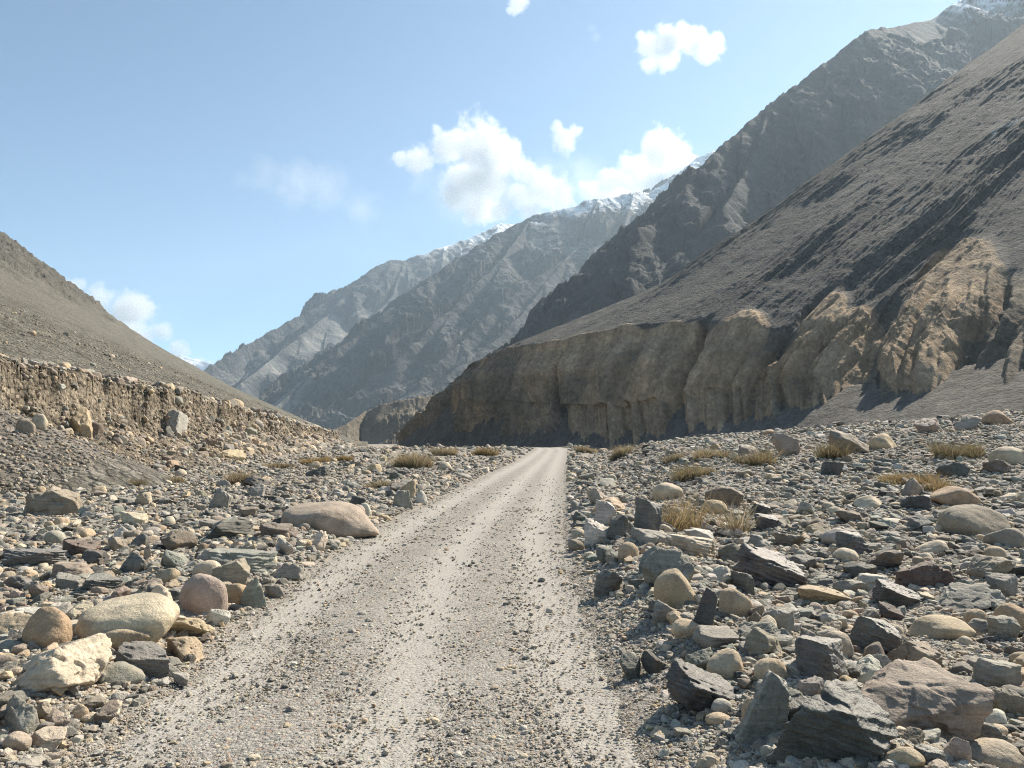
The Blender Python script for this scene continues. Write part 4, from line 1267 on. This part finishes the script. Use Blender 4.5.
# ------------------------------------------------------------------ dry bushes
def blade_material(name, c0, c1):
    m = Nodes(name)
    g = m.attr("tint")
    b = m.new("ShaderNodeBsdfPrincipled")
    m.set(b.inputs["Base Color"], g)
    b.inputs["Roughness"].default_value = .8
    b.inputs["Specular IOR Level"].default_value = .15
    tr = m.new("ShaderNodeBsdfTranslucent")
    m.set(tr.inputs[0], g)
    mx = m.new("ShaderNodeMixShader")
    mx.inputs[0].default_value = .3
    m.t.links.new(b.outputs[0], mx.inputs[1]); m.t.links.new(tr.outputs[0], mx.inputs[2])
    m.t.links.new(mx.outputs[0], m.out.inputs[0])
    return m.mat


MAT_BLADE = blade_material("dry_grass", None, None)
GOLD, OLIVE, STRAW = (.32, .24, .125), (.235, .19, .11), (.30, .245, .155)


def bush(px0, px1, y0, y1, colr, label, seed, sparse=1.0):
    rg = np.random.default_rng(seed)
    X, Yd, Z = hit((px0 + px1) / 2, y1 - 1)
    w = (px1 - px0) / F * Yd * 1.12
    h = (y1 - y0) / F * Yd * 1.0
    dep = min(w * .8, 1.6)
    nb = int(np.clip(150 + 750 * w * dep, 320, 1400) * sparse)
    nk = int(np.clip(3 + w * 3.5, 3, 9))                      # a bush is a handful of tufts of unequal size
    kx, ky = rg.uniform(-.34, .34, nk) * w, rg.uniform(-.34, .34, nk) * dep
    kr = rg.uniform(.10, .22, nk); kh = rg.uniform(.55, 1.05, nk); kh[rg.integers(0, nk)] = 1.1
    kt = rg.normal(0, .16, nk)
    which = rg.choice(nk, nb, p=kr / kr.sum())
    r = np.sqrt(rg.uniform(0, 1, nb)); th = rg.uniform(0, 6.283, nb)
    ox, oy = r * np.cos(th), r * np.sin(th)
    bx = kx[which] + ox * kr[which] * w * .8; by = ky[which] + oy * kr[which] * dep * .8
    L = h * kh[which] * rg.uniform(.4, 1.05, nb)
    lean = rg.normal(0, .40, (nb, 2)) + np.stack([ox, oy], 1) * .42
    curve = rg.normal(0, .25, (nb, 2))
    bw = np.clip(.0011 * Yd * .35, .004, .02) * rg.uniform(.6, 1.3, nb)
    ang = rg.uniform(0, 3.14, nb)
    ts = np.array([0, .35, .7, 1.0]); wd = np.array([1, .85, .55, .05])
    Vs = np.zeros((nb, 4, 2, 3))
    gz = ground_z(X + bx, Yd + dep * .4 + by) - Z
    for i, (tt, ww) in enumerate(zip(ts, wd)):
        c = np.stack([bx + L * (lean[:, 0] * tt + curve[:, 0] * tt * tt), by + L * (lean[:, 1] * tt + curve[:, 1] * tt * tt), gz - .03 + L * tt * (1 - .12 * tt)], 1)
        off = np.stack([np.cos(ang), np.sin(ang), 0 * ang], 1) * (bw * ww)[:, None]
        Vs[:, i, 0] = c - off; Vs[:, i, 1] = c + off
    base = np.arange(nb)[:, None] * 8
    q = np.array([[0, 1, 3, 2], [2, 3, 5, 4], [4, 5, 7, 6]])
    Fq = (base[:, :, None] + q[None]).reshape(-1, 4)
    t = np.array(colr) * (1 + rg.normal(0, .25, (nb, 1)) + kt[which][:, None]) * (1 + rg.normal(0, .05, (nb, 3)))
    me = make_mesh("dry_bush", Vs.reshape(-1, 3), Fq, True, attrs={"tint": np.repeat(np.clip(t, .02, .6), 8, 0)})
    o = link("dry_bush", me, MAT_BLADE, loc=(X, Yd + dep * .4, Z))
    tag(o, label, "bush", "dry bushes on the stony valley floor")


BUSHES = [
    (661, 708, 484, 537, GOLD, "tall golden dry bush rising behind the upright slate", .8),
    (704, 748, 490, 538, STRAW, "thin straw-coloured bush in front of the dark brown boulder", .5),
    (675, 722, 461, 479, OLIVE, "broad olive bush in front of two paler tufts above the cream boulder", 1),
    (690, 718, 447, 462, STRAW, "straw tuft rising just behind the broad olive bush", 1),
    (663, 683, 452, 464, STRAW, "small straw tuft left of and behind the broad olive bush", 1),
    (718, 735, 447, 459, STRAW, "small straw tuft right of and behind the broad olive bush", 1),
    (743, 775, 446, 467, OLIVE, "compact round olive bush standing apart beside the pale pinkish block", 1),
    (611, 632, 445, 459, STRAW, "far straw tuft by the end of the track on the cliff side", 1),
    (577, 597, 445, 454, STRAW, "tiny straw tuft where the track disappears", 1),
    (818, 848, 440, 461, OLIVE, "olive gold bush growing against the skyline taupe boulder", 1),
    (945, 990, 436, 460, OLIVE, "dark olive bush on the upper stone field near the pinkish skyline rocks", 1),
    (886, 938, 470, 487, GOLD, "long low ochre bush in the middle of the stone field", 1),
    (930, 965, 476, 493, GOLD, "ochre bush touching the back of the orange bush boulder", 1),
    (222, 253, 468, 487, STRAW, "round pale dry bush below the earth bank of the hill", 1),
    (66, 90, 473, 482, OLIVE, "low olive tuft at the foot of the grey talus cone", 1),
    (108, 143, 471, 484, OLIVE, "wider olive tuft between talus cone and stone flat", 1),
    (155, 180, 471, 481, STRAW, "little straw tuft right of the wider olive tuft", 1),
    (256, 290, 461, 470, STRAW, "low straw tuft behind the round pale dry bush", 1),
    (296, 326, 457, 466, GOLD, "low golden tuft under the middle of the earth bank", 1),
    (325, 350, 455, 463, GOLD, "golden tuft near the end of the earth bank", 1),
    (390, 438, 449, 470, STRAW, "widest straw-coloured bush beside the far roadside stones", 1),
    (360, 388, 479, 490, STRAW, "low straw tuft between the whaleback boulder and the far roadside stones", 1),
    (470, 498, 446, 457, GOLD, "far golden tuft left of where the track disappears", 1),
    (430, 455, 447, 457, STRAW, "far straw tuft behind the widest straw-coloured bush", 1),
]
for i, b in enumerate(BUSHES):
    bush(*b[:6], seed=700 + i, sparse=b[6])
HAZE = 4.8e-5
# ------------------------------------------------------------------ clouds: real puffs of vapour beyond the mountains
def cloud_material(name, density, size, balls, squash, gain, rag):
    """vapour whose density is a union of soft balls with ragged, billowing margins"""
    m = Nodes(name)
    p = m.objco()
    f = None
    for c, r in balls:
        d = m.new("ShaderNodeVectorMath", operation="SUBTRACT")
        m.set(d.inputs[0], p); d.inputs[1].default_value = c
        q = m.new("ShaderNodeVectorMath", operation="MULTIPLY")
        m.set(q.inputs[0], d.outputs[0]); q.inputs[1].default_value = (1 / r, 1 / (r * squash), 1 / (r * .9))
        l = m.new("ShaderNodeVectorMath", operation="LENGTH")
        m.set(l.inputs[0], q.outputs[0])
        v = m.math("SUBTRACT", 1.0, l.outputs["Value"])
        f = v if f is None else m.math("MAXIMUM", f, v)
    n = m.noise(p, 1.0 / size, 6, .62, .3)
    n2 = m.noise(p, 3.2 / size, 6, .72)
    f = m.math("ADD", f, m.math("MULTIPLY", m.math("SUBTRACT", n, .5), rag))
    f = m.math("ADD", f, m.math("MULTIPLY", m.math("SUBTRACT", n2, .5), rag * .75))
    dens = m.math("MULTIPLY", m.math("MULTIPLY", f, gain, True), density)
    v = m.new("ShaderNodeVolumePrincipled")
    v.inputs["Color"].default_value = (.80, .81, .83, 1)
    v.inputs["Anisotropy"].default_value = .3
    m.set(v.inputs["Density"], dens)
    m.t.links.new(v.outputs[0], m.out.inputs["Volume"])
    return m.mat


CLOUD_D = 11500.0
MC1 = dict(density=.0052, size=460, gain=2.1, rag=2.1)
MC2 = dict(density=.0008, size=900, gain=.8, rag=2.2)


def cloud(balls, label, look, seed, depth=.8, vox=70, name="cloud"):
    """balls: px, py, radius in pixels; bounded by one closed skin, soft inside it"""
    rg = np.random.default_rng(seed)
    c0 = at(*[np.mean([b[i] for b in balls]) for i in (0, 1)], CLOUD_D)
    Vs, Fs, base = [], [], 0
    d, Fc = ICO[4]
    inner = []
    for (px, py, r) in balls:
        rw = r / F * CLOUD_D
        c = at(px, py, CLOUD_D) - c0 + np.array([0, rg.normal(0, .5) * rw, 0])
        inner.append((tuple(c), rw * 1.02))
        q = d * rw * 1.6 * np.array([1, depth, .9])
        Vs.append(q + c); Fs.append(Fc + base); base += len(d)
    mat = cloud_material("cloud_vapour", look["density"], look["size"], inner, depth, look["gain"], look["rag"])
    me = make_mesh(name, np.concatenate(Vs), np.concatenate(Fs), True)
    o = link(name, me, mat, loc=c0)
    md = o.modifiers.new("skin", "REMESH")
    md.mode = "VOXEL"; md.voxel_size = vox; md.use_smooth_shade = True
    tag(o, label, "cloud", "white clouds in the blue sky")
    return o


cloud([(420, 158, 16), (398, 157, 9), (450, 148, 22), (480, 152, 30), (505, 150, 24), (470, 175, 28), (490, 185, 24), (455, 195, 18), (480, 205, 20), (520, 195, 18), (545, 188, 22), (560, 195, 18), (500, 212, 16), (530, 212, 16), (437, 130, 7), (520, 170, 14)],
      "broad billowing white cloud above the snowy crest at the head of the valley", MC1, 1)
cloud([(590, 190, 14), (610, 182, 18), (632, 172, 22), (655, 162, 24), (676, 158, 18), (692, 160, 10), (650, 182, 22), (620, 198, 18), (675, 178, 18), (596, 203, 14)],
      "bright white cloud rising behind the notch between the two mountains", MC1, 2)
cloud([(566, 136, 15), (556, 131, 8), (576, 130, 9)], "small lone white puff between the broad cloud and the bright notch cloud", MC1, 3)
cloud([(652, 46, 18), (668, 38, 18), (685, 28, 14), (650, 62, 10), (690, 48, 16), (706, 50, 16), (714, 42, 9), (668, 56, 14), (640, 38, 8)],
      "lone white cloud highest in the sky beside the mountain wall", MC1, 4)
cloud([(517, 6, 11), (524, 4, 6), (510, 10, 5)], "tiny white puff cut by the top edge of the picture", MC1, 5)
cloud([(95, 296, 18), (120, 304, 21), (145, 316, 18), (80, 286, 9), (160, 330, 11), (175, 348, 9), (186, 352, 6), (110, 322, 22), (135, 337, 20), (64, 290, 14), (90, 318, 24)],
      "white cloud rising behind the crest of the scree hill", MC1, 6)
cloud([(198, 363, 9), (188, 364, 9), (208, 365, 7)], "low sliver of white cloud where the scree hill meets the far ridge", MC1, 7)
cloud([(270, 182, 24), (300, 188, 30), (330, 196, 28), (360, 208, 22), (250, 185, 14)], "thin veil of cloud drifting alone in the open sky", MC2, 8)

cloud([(420, 176, 22), (455, 192, 30), (500, 200, 34), (545, 178, 30), (585, 176, 26), (400, 164, 14)],
      "faint torn veil trailing around the foot of the broad billowing cloud", MC2, 9)
cloud([(591, 30, 7), (596, 38, 6)], "tiny faint wisp high up between two white clouds", MC2, 10)

# ------------------------------------------------------------------ the valley air
hb = bmesh.new()
bmesh.ops.create_cube(hb, size=1)
x0, x1, y0, y1, z0, z1 = -7900, 7900, -7900, 10000, -25, 2300
for v in hb.verts:
    v.co = ((x0 + x1) / 2 + v.co.x * (x1 - x0), (y0 + y1) / 2 + v.co.y * (y1 - y0), (z0 + z1) / 2 + v.co.z * (z1 - z0))
hm = bpy.data.meshes.new("haze")
hb.to_mesh(hm); hb.free()
m = Nodes("valley_air")
v = m.new("ShaderNodeVolumePrincipled")
v.inputs["Color"].default_value = (.66, .84, 1.0, 1)
v.inputs["Density"].default_value = HAZE
v.inputs["Anisotropy"].default_value = .42
m.t.links.new(v.outputs[0], m.out.inputs["Volume"])
haze = link("haze", hm, m.mat)
tag(haze, "thin pale blue mountain air over the whole valley", "haze", kind="stuff")
EXPOSURE = 1.15
# ------------------------------------------------------------------ render settings
SC.view_settings.view_transform = "Standard"
SC.view_settings.look = "None"
SC.view_settings.exposure = EXPOSURE
SC.view_settings.gamma = 1.0
SC.view_settings.use_curve_mapping = False
SC.cycles.max_bounces = 10
SC.cycles.diffuse_bounces = 3
SC.cycles.glossy_bounces = 2
SC.cycles.volume_bounces = 6
SC.cycles.volume_max_steps = 1024
SC.cycles.volume_step_rate = 0.25
SC.cycles.use_denoising = True
SC.cycles.filter_width = 1.1
SC.cycles.denoising_prefilter = "NONE"
